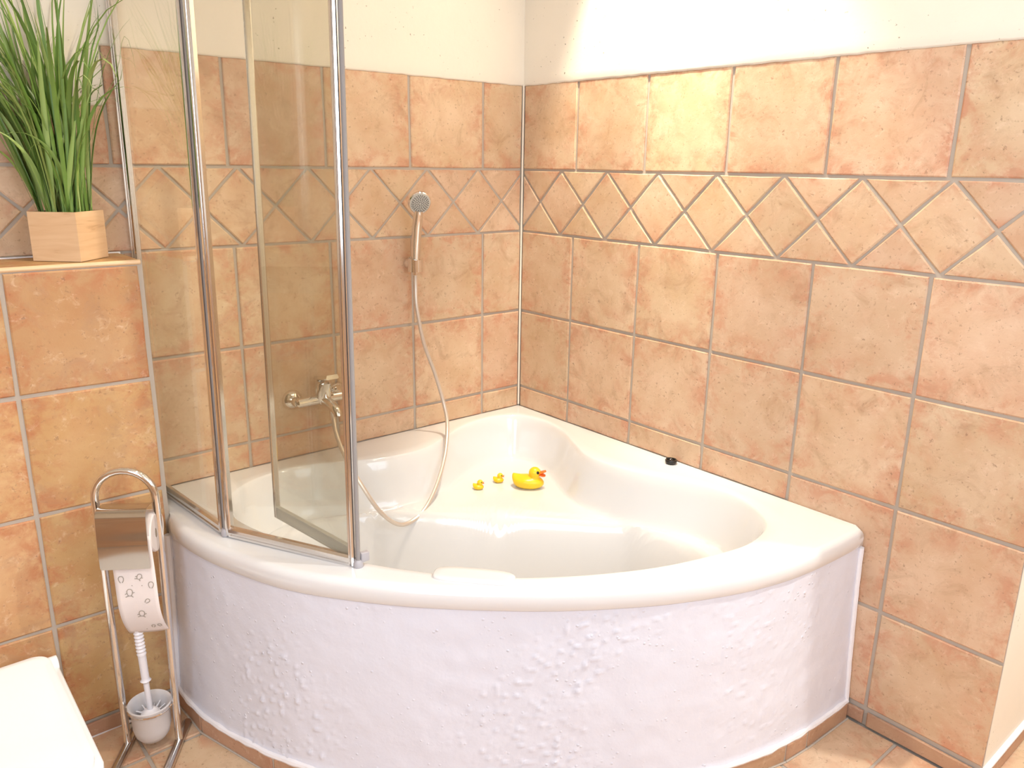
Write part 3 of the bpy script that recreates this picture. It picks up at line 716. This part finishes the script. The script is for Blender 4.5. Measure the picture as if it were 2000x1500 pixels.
hp = catmull([hl(p) for p in [(-0.514, -0.045, 1.168), (-0.515, -0.048, 1.20), (-0.518, -0.056, 1.25), (-0.521, -0.066, 1.30), (-0.523, -0.078, 1.345), (-0.524, -0.086, 1.372)]], 5)
k = len(hp); MB().tube(hp, [0.0118 + 0.0055 * math.sin(math.pi * min(i / (k - 1) * 1.1, 1) * 0.8) for i in range(k)], 18).build('handle', M_CHROME, hs)
hn = Vector((-0.28, -0.90, -0.33)).normalized(); hc = hl((-0.524, -0.090, 1.398))
Mh = look_matrix(hc, hn) @ Matrix.Scale(0.96, 4)
MB().lathe([(0.0001, -0.020), (0.020, -0.019), (0.034, -0.012), (0.0395, -0.003), (0.0395, 0.006), (0.037, 0.009), (0.036, 0.0085)], 36, Mh).build('head', M_CHROME, hs)
face = MB().lathe([(0.0365, 0.0085), (0.030, 0.0105), (0.0001, 0.0125)], 36, Mh).build('spray_face', M_SHOWERFACE, hs)
nz = MB()
for rr, cnt in ((0.006, 6), (0.012, 11), (0.018, 16), (0.024, 20), (0.029, 24)):
    for i in range(cnt):
        a = 2 * math.pi * i / cnt + rr * 50; nz.lathe([(0.0017, 0.010), (0.0017, 0.0136), (0.0001, 0.0138)], 6, Mh @ Matrix.Translation((rr * math.cos(a), rr * math.sin(a), -0.0012 * (rr / 0.03) ** 2)))
no = nz.build('spray_nozzles', M_NOZZLE, face); no['kind'] = 'stuff'
hose = [(-0.514, -0.045, 1.166), (-0.516, -0.047, 1.12), (-0.520, -0.058, 1.045), (-0.504, -0.075, 0.92), (-0.469, -0.09, 0.807), (-0.449, -0.115, 0.695), (-0.464, -0.155, 0.629), (-0.527, -0.225, 0.546), (-0.609, -0.28, 0.463), (-0.685, -0.31, 0.411), (-0.765, -0.32, 0.400), (-0.83, -0.31, 0.453), (-0.868, -0.265, 0.536), (-0.886, -0.195, 0.617), (-0.882, -0.13, 0.677), (-0.870, -0.092, 0.715), (-0.866, -0.080, 0.748), (-0.866, -0.078, 0.765)]
MB().tube(catmull([hl(p) for p in hose], 8), 0.0068, 10).build('hose', M_HOSE, hs)
MB().lathe([(0.0095, -0.018), (0.0105, 0.0), (0.009, 0.006)], 16, Matrix.Translation(hl((-0.514, -0.045, 1.172)))).build('hose_nut', M_CHROME, hs)
MB().lathe([(0.0085, -0.03), (0.0098, -0.01), (0.0098, 0.006)], 16, Matrix.Translation(hl((-0.866, -0.078, 0.742)))).build('hose_nut', M_CHROME, hs)

# ------------------------------------------------------------------ bath plug on the rim
pl = empty('bath_plug', (-0.034, -0.808, ZR)); tag(pl, 'small black rubber bath plug lying on the white rim by the right wall', 'plug')
MB().lathe([(0.0001, 0.0005), (0.0155, 0.0005), (0.0185, 0.004), (0.0195, 0.011), (0.018, 0.0145), (0.0145, 0.014), (0.013, 0.009), (0.0001, 0.009)], 28).build('rubber_body', M_BLACK, pl)
MB().tube([Vector((0.005 * math.cos(2 * math.pi * i / 16), 0, 0.0125 + 0.0045 * math.sin(2 * math.pi * i / 16))) for i in range(16)], 0.0010, 6, closed=True).build('metal_ring', M_CHROME_SAT, pl)

# ------------------------------------------------------------------ rubber ducks on the corner seat
def duck(name, loc, heading, size, label, detailed):
    o = empty(name, loc, heading); tag(o, label, 'toy', 'rubber ducks on the bath seat')
    s = size; bl = 0.50 if detailed else 0.40; hk = 1.0 if detailed else 1.15; kb = 1.25 if detailed else 0.75
    bm = bmesh.new(); bmesh.ops.create_uvsphere(bm, u_segments=36, v_segments=22, radius=1.0)
    for v in bm.verts:
        x, y, z = v.co
        X = x * bl * s; Y = y * 0.34 * s * (1 - 0.12 * x); Z = z
        zz = (Z * 0.235 if Z > 0 else max(Z * 0.22, -0.175)) * s
        if x < -0.3 and Z > -0.2:   # tail turns up
            t = (-x - 0.3) / 0.7; zz += 0.20 * s * t * t * (1 - abs(y)) ; X -= 0.03 * s * t
        if x > 0.2 and Z > 0: zz += 0.05 * s * (x - .2) * (1 - x)
        wing = math.exp(-((x + 0.12) / 0.35) ** 2 - ((abs(y) - 0.72) / 0.3) ** 2 - ((z - 0.35) / 0.35) ** 2)
        Y *= 1 + 0.10 * wing; zz += 0.03 * s * wing
        v.co = (X, Y, zz + 0.175 * s)
    body = bmesh.new()
    me1 = bpy.data.meshes.new('body'); 
    hb = bmesh.ops.create_uvsphere(bm, u_segments=28, v_segments=18, radius=1.0)
    hx, hz, hr = (0.20 if detailed else 0.12) * s, (0.50 if detailed else 0.52) * s, 0.195 * s * hk
    for v in hb['verts']:
        x, y, z = v.co
        if z < 0: v.co = (hx + x * hr * (1 - 0.18 * min(-z * 1.2, 1)), y * hr * (1 - 0.18 * min(-z * 1.2, 1)), hz + z * hr * 1.25)
        else: v.co = (hx + x * hr, y * hr, hz + z * hr * 0.97)
    bm.to_mesh(me1); bm.free(); body.free()
    me1.materials.append(M_DUCK); me1.polygons.foreach_set('use_smooth', [True] * len(me1.polygons))
    b = link('body', me1, o)
    rm = b.modifiers.new('merge', 'REMESH'); rm.mode = 'VOXEL'; rm.voxel_size = 0.022 * s; rm.use_smooth_shade = True
    sm = b.modifiers.new('smooth', 'SMOOTH'); sm.factor = 0.5; sm.iterations = 4
    # open beak: two lobes
    bk = MB()
    for (dz, ang, ln_) in ((0.055, 24, 0.20), (-0.030, -10, 0.17)):
        n1, n2 = 12, 8; vv = []; ff = []
        M = Matrix.Translation((hx + hr * 0.86, 0, hz + dz * s * 0.6 - 0.02 * s)) @ Matrix.Rotation(math.radians(-ang), 4, 'Y')
        for i in range(n1 + 1):
            t = i / n1; w = 0.105 * kb * s * math.sqrt(max(1 - (max(t - 0.35, 0) / 0.65) ** 2, 0)); th = 0.036 * kb * s * (1 - 0.4 * t)
            if i == n1: w = 0.004 * s
            for j in range(n2):
                a = 2 * math.pi * j / n2; vv.append(M @ Vector((t * ln_ * s * (kb if kb < 1 else 1.05), w * math.cos(a), th * math.sin(a))))
        for i in range(n1):
            for j in range(n2): ff.append((i * n2 + j, i * n2 + (j + 1) % n2, (i + 1) * n2 + (j + 1) % n2, (i + 1) * n2 + j))
        ff += [tuple(range(n2))[::-1], tuple(range(n1 * n2, (n1 + 1) * n2))]
        bk.add(vv, ff)
    bk.build('beak', M_BEAK, o, 50)
    for sg in (-1, 1):
        dirv = Vector((0.66, sg * 0.66, 0.30)).normalized(); c = Vector((hx, 0, hz)) + Vector((dirv.x * hr, dirv.y * hr, dirv.z * hr)) * 0.975
        MB().lathe([(0.0001, 0.006 * s), (0.032 * s, 0.003 * s), (0.050 * s, -0.004 * s), (0.052 * s, -0.016 * s)], 14, look_matrix(c, dirv, (0, 0, 1))).build('eye', M_EYE, o)
    return o
def seat_at(x, y): return (x, y, tub_z(x, y) + 0.0005)
hd_r = math.atan2(RT.y, RT.x)
duck('rubber_duck', seat_at(-0.279, -0.383), hd_r - 0.25, 0.112, 'large yellow rubber duck with an orange open beak on the bath seat', True)
duck('rubber_duck', seat_at(-0.428, -0.288), hd_r - 0.2, 0.047, 'leftmost of the two tiny yellow rubber ducks, nearer the hose', False)
duck('rubber_duck', seat_at(-0.333, -0.283), hd_r - 0.2, 0.047, 'tiny yellow rubber duck directly behind the tail of the large duck', False)

# ------------------------------------------------------------------ potted grass on the ledge
pt = empty('potted_grass', (-1.568, -0.098, LZT + 0.0012), math.radians(46)); tag(pt, 'tall green ornamental grass in a square pale wooden pot on the tiled ledge', 'plant')
a = 0.060; hh = 0.117; th = 0.007; pm = MB()
vs = [(x, y, z) for z in (0, hh) for (x, y) in ((-a, -a), (a, -a), (a, a), (-a, a))] + [(x, y, hh) for (x, y) in ((-a + th, -a + th), (a - th, -a + th), (a - th, a - th), (-a + th, a - th))] + [(x, y, hh - 0.02) for (x, y) in ((-a + th, -a + th), (a - th, -a + th), (a - th, a - th), (-a + th, a - th))]
fs = [(3, 2, 1, 0)] + [(i, (i + 1) % 4, 4 + (i + 1) % 4, 4 + i) for i in range(4)] + [(4 + i, 4 + (i + 1) % 4, 8 + (i + 1) % 4, 8 + i) for i in range(4)] + [(8 + i, 8 + (i + 1) % 4, 12 + (i + 1) % 4, 12 + i) for i in range(4)]
pm.add(vs, fs); pm.build('wooden_pot', M_WOOD, pt, 30)
MB().box((-a + th + .0005, -a + th + .0005, hh - 0.028), (a - th - .0005, a - th - .0005, hh - 0.012)).build('soil', M_SOIL, pt)
rng = random.Random(21)
inv = Matrix.Rotation(-math.radians(46), 4, 'Z')
clumps = [(-0.060, -0.012), (-0.030, 0.018), (-0.012, -0.040), (0.012, 0.02), (0.034, -0.012), (0.052, 0.010), (0.0, 0.0), (0.02, -0.03)]
def blade(i, base, lean, length, width, curl, ang, thin=False):
    n = 12; d = Vector((math.cos(ang), math.sin(ang), 0)); pts = []; p = Vector((base[0], base[1], hh - 0.014)); th_ = lean
    for k in range(n + 1):
        pts.append(p.copy()); t = k / n; th_ = lean + curl * t ** 2.6
        p = p + (d * math.sin(th_) + Vector((0, 0, 1)) * math.cos(th_)) * (length / n)
    side = Vector((-d.y, d.x, 0)); tw = rng.uniform(-0.9, 0.9); vs = []; fs = []
    for k, q in enumerate(pts):
        t = k / n; w = width * (0.55 + 1.2 * t if t < 0.35 else 0.97 * (1 - ((t - 0.35) / 0.65) ** 2.2) + 0.03) * 0.5
        a_ = tw + 0.9 * t * tw; s = side * math.cos(a_) + d * math.sin(a_) * 0.9
        tg = (pts[min(k + 1, n)] - pts[max(k - 1, 0)]).normalized(); fold = s.cross(tg).normalized() * w * 0.35
        for r in (-1, 0, 1):
            v = q + s * w * r + (fold if r == 0 else Vector())
            # stay clear of the tiled wall behind and of the glass beside
            wv = Matrix.Rotation(math.radians(46), 3, 'Z') @ v + Vector((-1.568, -0.098, 0))
            if wv.y > -0.012:
                wv.y = -0.012 + 0.0 * wv.y
            if wv.x > -1.434 and wv.y > -0.6: wv.x = -1.434 + 0.02 * (wv.x + 1.434)
            vs.append(Matrix.Rotation(-math.radians(46), 3, 'Z') @ (wv - Vector((-1.568, -0.098, 0))))
    for k in range(n):
        for r in (0, 1): a0 = k * 3 + r; fs.append((a0, a0 + 1, a0 + 4, a0 + 3))
    me = mesh('grass_blade', vs, fs, M_GRASS); link('grass_blade', me, pt)
RV = inv.to_3x3() @ Vector((RT.x, RT.y, 0)).normalized(); FVv = inv.to_3x3() @ Vector((FW.x, FW.y, 0)).normalized()
for i in range(150):
    cxl = rng.choice(clumps); bx = cxl[0] + rng.gauss(0, 0.006); bf = cxl[1] + rng.gauss(0, 0.006)
    base = RV * bx + FVv * bf; lim = a - th - 0.004
    base = (max(-lim, min(lim, base.x)), max(-lim, min(lim, base.y)))
    # direction: outward from the pot in the plane facing the room, biased to the left like the plant in view
    side = bx / 0.06
    dirx = side * 0.75 - 0.28 + rng.gauss(0, 0.45); dirf = -0.15 + rng.gauss(0, 0.42)
    dv = RV * dirx + FVv * dirf; ang = math.atan2(dv.y, dv.x); mag = min(dv.length, 1.25)
    thin = rng.random() < 0.36
    length = rng.uniform(0.40, 0.62) if not thin else rng.uniform(0.46, 0.74)
    if rng.random() < 0.12: length *= 0.6
    width = rng.uniform(0.0085, 0.0165) if not thin else rng.uniform(0.003, 0.0055)
    curl = (rng.uniform(0.05, 0.7) if rng.random() < 0.6 else rng.uniform(1.2, 3.0)) if not thin else rng.uniform(0.8, 3.2)
    blade(i, base, 0.02 + 0.26 * mag * rng.uniform(0.5, 1.1), length, width, curl, ang, thin)

# ------------------------------------------------------------------ toilet roll and brush stand
SU = Vector((0.833, -0.553, 0)).normalized(); SN = Vector((-0.553, -0.833, 0)).normalized()
SM = Vector((-1.5745, -0.3435, 0))
st = bpy.data.objects.new('toilet_roll_stand', None); COL.objects.link(st)
MS = Matrix(((SU.x, -SN.x, 0, SM.x), (SU.y, -SN.y, 0, SM.y), (0, 0, 1, 0), (0, 0, 0, 1)))       # local x = right, -y = front
st.matrix_world = MS
tag(st, 'freestanding arched chrome toilet roll and brush stand between toilet and bath', 'toilet roll stand')
hw0, hw1, zt, tr_ = 0.066, 0.071, 0.722, 0.0096
XS = 0.004
path = [(-hw0, 0, 0.016), (-hw0 - 0.001, 0, 0.25)] + [(XS - hw1, 0, 0.60)] + [(XS + hw1 * -math.cos(math.pi * i / 16), 0, zt + hw1 * 0.98 * math.sin(math.pi * i / 16)) for i in range(17)] + [(XS + hw1, 0, 0.60), (hw0 + 0.003, 0, 0.25), (hw0, 0, 0.016)]
MB().tube(path, tr_, 14).build('arched_frame', M_CHROME, st)
for sx in (-1, 1):
    m = MB(); n = 14; vs = []; fs = []
    for y in (-0.24, -0.235, 0.075, 0.08):
        k = 0.8 if y in (-0.24, 0.08) else 1.0
        for i in range(n): a_ = 2 * math.pi * i / n; vs.append((sx * hw0 + 0.0125 * k * math.cos(a_), y, 0.0105 + 0.0098 * k * math.sin(a_)))
    for r in range(3):
        for i in range(n): fs.append((r * n + i, r * n + (i + 1) % n, (r + 1) * n + (i + 1) % n, (r + 1) * n + i))
    fs += [tuple(range(n))[::-1], tuple(range(3 * n, 4 * n))]
    m.add(vs, fs).build('foot_bar', M_CHROME_SAT, st)
RZ, RY = 0.628, 0.006
MB().tube([(-hw1 + 0.008, RY, RZ), (hw1 - 0.012, RY, RZ)], 0.006, 12).build('roll_rod', M_CHROME, st)
# hinged curved cover plate
cv = [(0.000, 0.706), (-0.030, 0.709), (-0.046, 0.704), (-0.0545, 0.690), (-0.0575, 0.665), (-0.059, 0.632), (-0.0600, 0.618), (-0.0605, 0.590), (-0.0605, 0.558)]
cv = [(p.x, p.y) for p in catmull([(p[0], p[1], 0) for p in cv], 5)]
vs = []; fs = []; n = len(cv)
for t_ in (0, 0.0016):
    for i, (y, z) in enumerate(cv):
        rr = 0.006 if i < n - 1 else 0.0
        for x in (-0.058, -0.05, 0.05, 0.058): vs.append((0.007 + x * (0.97 if i == n - 1 else 1.0), y + t_, z - t_ * 0.5))
for s_ in (0, 1):
    for i in range(n - 1):
        for k in range(3): b0 = s_ * n * 4 + i * 4 + k; fs.append((b0, b0 + 1, b0 + 5, b0 + 4))
for i in range(n - 1):
    for k in (0, 3): b0 = i * 4 + k; fs.append((b0, b0 + 4, b0 + 4 + n * 4, b0 + n * 4))
for k in range(3): fs.append((k, k + 1, k + 1 + n * 4, k + n * 4)); b0 = (n - 1) * 4 + k; fs.append((b0, b0 + 1, b0 + 1 + n * 4, b0 + n * 4))
me = mesh('roll_cover', vs, fs, M_STEEL); autosmooth(me, 40); link('roll_cover', me, st)
# ring and arms carrying the brush pot
CZ, CR, CY = 0.1265, 0.0525, -0.002
MB().tube([(0.002 + CR * math.cos(2 * math.pi * i / 36), CY + CR * math.sin(2 * math.pi * i / 36), CZ) for i in range(36)], 0.0035, 8, closed=True).build('pot_ring', M_CHROME, st)
for sx in (-1, 1): MB().tube([(0.002 + sx * CR, CY, CZ), (sx * (hw0 + 0.002), 0, CZ + 0.002)], 0.0045, 8).build('ring_arm', M_CHROME, st)
# toilet roll: a thing of its own hung on the rod
RL = 0.0525
tr = bpy.data.objects.new('toilet_roll', None); COL.objects.link(tr); tr.matrix_world = MS @ Matrix.Translation((0.019, RY, RZ))
tag(tr, 'white toilet roll printed with small grey outlined animals under the chrome cover', 'toilet roll')
My = Matrix.Rotation(math.radians(90), 4, 'Y')
MB().lathe([(0.0185, -0.050), (RL - 0.003, -0.050), (RL, -0.047), (RL, 0.047), (RL - 0.003, 0.050), (0.0185, 0.050), (0.0185, -0.050)], 40, My).build('paper_roll', M_PAPER, tr)
MB().lathe([(0.0180, -0.0503), (0.0172, -0.0503), (0.0172, 0.0503), (0.0180, 0.0503)], 28, My).build('cardboard_core', M_CARD, tr)
def sheet(s, t):     # s in -0.5..0.5 across, t 0..1 down; local to the roll
    z = 0.01 - t * 0.298; y = -RL - 0.001
    if t > 0.55: q = (t - 0.55) / 0.45; y += 0.040 * q * q; z += 0.014 * q * q
    x = s * 0.098 + 0.010 * t * t + 0.002 * math.sin(t * 5)
    return Vector((x, y + 0.0015 * math.sin(s * 6 + t * 4) * t, z - 0.006 * t * (0.5 - s)))
vs = []; fs = []; nx, ny = 10, 26
for j in range(ny + 1):
    for i in range(nx + 1): vs.append(sheet(i / nx - 0.5, j / ny))
for j in range(ny):
    for i in range(nx): b0 = j * (nx + 1) + i; fs.append((b0, b0 + 1, b0 + nx + 2, b0 + nx + 1))
me = mesh('hanging_sheet', vs, fs, M_PAPER); sh = link('hanging_sheet', me, tr)
sm_ = sh.modifiers.new('thickness', 'SOLIDIFY'); sm_.thickness = 0.0004; sm_.offset = 1
def print_line(pts, w, off=-0.0012):
    P = []
    for s, t in pts: q = sheet(s, t); P.append(q + Vector((0, off, 0)))
    vs, fs = [], []
    for k, q in enumerate(P):
        tg = (P[min(k + 1, len(P) - 1)] - P[max(k - 1, 0)]).normalized(); nv = tg.cross(Vector((0, -1, 0))).normalized() * w
        vs += [q - nv, q + nv]
    for k in range(len(P) - 1): fs.append((2 * k, 2 * k + 1, 2 * k + 3, 2 * k + 2))
    return vs, fs
pr_ = MB()
def motif(cs, ct, sc_=1.0, rot=0.0, full=True):
    def T(x, y): 
        c_, s_ = math.cos(rot), math.sin(rot); return (cs + (x * c_ - y * s_) * sc_ / 0.098, ct + (x * s_ + y * c_) * sc_ / 0.298)
    arc = [T(0.0065 * math.sin(a_) * (1 + 0.25 * math.cos(a_)) , -0.010 * math.cos(a_)) for a_ in [math.radians(20 * i) for i in range(-8, 9)]]
    pr_.add(*print_line(arc, 0.0009))
    if full:
        pr_.add(*print_line([T(-0.0062, 0.001), T(-0.011, 0.004)], 0.0009)); pr_.add(*print_line([T(0.0062, 0.001), T(0.0115, -0.001)], 0.0009))
        pr_.add(*print_line([T(-0.004, 0.0085), T(-0.010, 0.0115)], 0.001)); pr_.add(*print_line([T(0.004, 0.0085), T(0.008, 0.012)], 0.001))
        pr_.add(*print_line([T(-0.005, 0.0082), T(0.005, 0.0082)], 0.0008))
motif(-0.34, 0.375, 0.9, 0, False); motif(-0.18, 0.50, 1.0, 0.05); motif(0.03, 0.715, 1.0, 0.12); motif(0.36, 0.44, 0.9, 0.1, False); motif(0.20, 0.89, 0.6, 0.3, False); motif(0.36, 0.885, 0.6, -0.4, False); motif(0.10, 0.36, 0.8, 0.5); motif(0.22, 0.585, 0.7, 0.8, False)
for (s_, t_) in ((-0.10, 0.435), (0.14, 0.44), (0.0, 0.93)): pr_.add(*print_line([(s_ - 0.012, t_), (s_ + 0.012, t_)], 0.001))
pm_ = pr_.build('printed_motifs', M_PRINT, sh); pm_['kind'] = 'stuff'
# toilet brush in its frosted pot, resting in the ring
tb = bpy.data.objects.new('toilet_brush', None); COL.objects.link(tb); tb.matrix_world = MS @ Matrix.Translation((0.002, CY, 0.026)) @ Matrix.Diagonal((0.92, 0.92, 0.98, 1))
tag(tb, 'white toilet brush standing in a frosted glass pot in the chrome stand', 'toilet brush')
prof = [(0.0001, 0.0), (0.020, 0.001), (0.036, 0.008), (0.046, 0.022), (0.0515, 0.045), (0.0522, 0.098), (0.0575, 0.106), (0.060, 0.112), (0.058, 0.115), (0.053, 0.111), (0.0492, 0.100), (0.0485, 0.047), (0.043, 0.026), (0.030, 0.012), (0.0001, 0.006)]
MB().lathe(prof, 40).build('glass_pot', M_FROST, tb)
hb = Vector((0.0, 0, 0.085)); htp = Vector((-0.012, 0.006, 0.44))
pts = [hb.lerp(htp, t) for t in [i / 70 for i in range(71)]]
rad = []
for i in range(71):
    t = i / 70
    if t < 0.27: rr = 0.0078
    elif t < 0.285: rr = 0.0150
    elif t < 0.50: rr = 0.0108 + 0.0015 * (t - 0.28)
    else: rr = 0.0115 + (0.0018 if i % 2 else -0.0012)
    if t > 0.97: rr *= 0.7
    rad.append(rr)
MB().tube(pts, rad, 16).build('handle', M_WHITEPL, tb, 60)
MB().lathe([(0.0001, 0.094), (0.012, 0.093), (0.020, 0.088), (0.026, 0.082), (0.024, 0.078), (0.0001, 0.077)], 24).build('brush_cap', M_WHITEPL, tb)
br = MB()
for i in range(46):
    a_ = 2 * math.pi * i / 46 * 5.3; r0 = 0.016; r1 = rng.uniform(0.036, 0.046); z0 = rng.uniform(0.05, 0.082); z1 = z0 + rng.uniform(-0.004, 0.014)
    d_ = Vector((math.cos(a_), math.sin(a_), 0)); br.tube([d_ * r0 + Vector((0, 0, z0)), d_ * r1 + Vector((0, 0, z1))], [0.0028, 0.0014], 5)
bo_ = br.build('bristles', M_WHITEPL, tb); bo_['kind'] = 'stuff'

# ------------------------------------------------------------------ toilet (closed lid in the near left corner)
to = empty('toilet', (-1.948, LYF, 0.0)); tag(to, 'white toilet with closed lid, cropped at the lower left below the tiled ledge', 'toilet')
def dshape(w, y0, y1, rc, n=10, front=0.17):
    """outline, back at y0, front rounded at y1 (more negative)"""
    pts = []
    for i in range(n + 1):
        a_ = math.radians(90 * i / n); pts.append((w - rc + rc * math.sin(a_), y0 - rc + rc * math.cos(a_)))
    ys = y1 + front
    for i in range(1, 2 * n):
        a_ = math.pi * i / (2 * n); pts.append((w * abs(math.cos(a_)) ** 0.75 * (1 if math.cos(a_) > 0 else -1), ys - front * math.sin(a_) ** 0.9))
    for i in range(n + 1):
        a_ = math.radians(90 * (1 - i / n)); pts.append((-(w - rc + rc * math.sin(a_)), y0 - rc + rc * math.cos(a_)))
    return pts
def loft(layers):
    vs = []; fs = []; n = len(layers[0][0])
    for pts, z in layers:
        for i, (x, y) in enumerate(pts): vs.append((x, y, z(x, y) if callable(z) else z))
    for r in range(len(layers) - 1):
        for i in range(n): j = (i + 1) % n; fs.append((r * n + i, r * n + j, (r + 1) * n + j, (r + 1) * n + i))
    fs += [tuple(range(n))[::-1], tuple(range((len(layers) - 1) * n, len(layers) * n))]
    return MB().add(vs, fs)
def taper(pts): return [(x * (0.46 + 0.54 * S((-y - 0.03) / 0.16)), y) for x, y in pts]
loft([(taper(dshape(.10, -0.004, -.36, .03)), 0.004), (taper(dshape(.105, -0.004, -.37, .03)), 0.09), (taper(dshape(.14, -0.004, -.44, .03)), 0.18), (taper(dshape(.176, -0.004, -.58, .03)), 0.26), (taper(dshape(.182, -0.004, -.612, .03)), 0.287), (taper(dshape(.180, -0.006, -.610, .03)), 0.292)]).build('bowl', M_CERAMIC, to, 50)
loft([(dshape(.184, -.088, -.625, .03, 10, .12), 0.294), (dshape(.188, -.083, -.630, .035, 10, .12), 0.298), (dshape(.188, -.083, -.630, .035, 10, .12), 0.310), (dshape(.184, -.088, -.626, .035, 10, .12), 0.314)]).build('seat', M_SEAT, to, 50)
hump = lambda h: (lambda x, y: h + 0.012 * S(1 - (-y - 0.085) / 0.05))
loft([(dshape(.170, -.092, -.616, .034, 10, .12), 0.3155), (dshape(.174, -.086, -.620, .036, 10, .12), 0.319), (dshape(.174, -.086, -.620, .036, 10, .12), hump(0.329)), (dshape(.168, -.092, -.612, .034, 10, .12), hump(0.3345)), (dshape(.158, -.104, -.600, .03, 10, .12), hump(0.336))]).build('lid', M_SEAT, to, 50)
for sx in (-1, 1):
    MB().tube([(sx * 0.158, -0.100, 0.312), (sx * 0.160, -0.100, 0.312), (sx * 0.188, -0.100, 0.312), (sx * 0.190, -0.100, 0.312)], [0.016, 0.021, 0.021, 0.016], 16).build('hinge', M_SEAT, to)
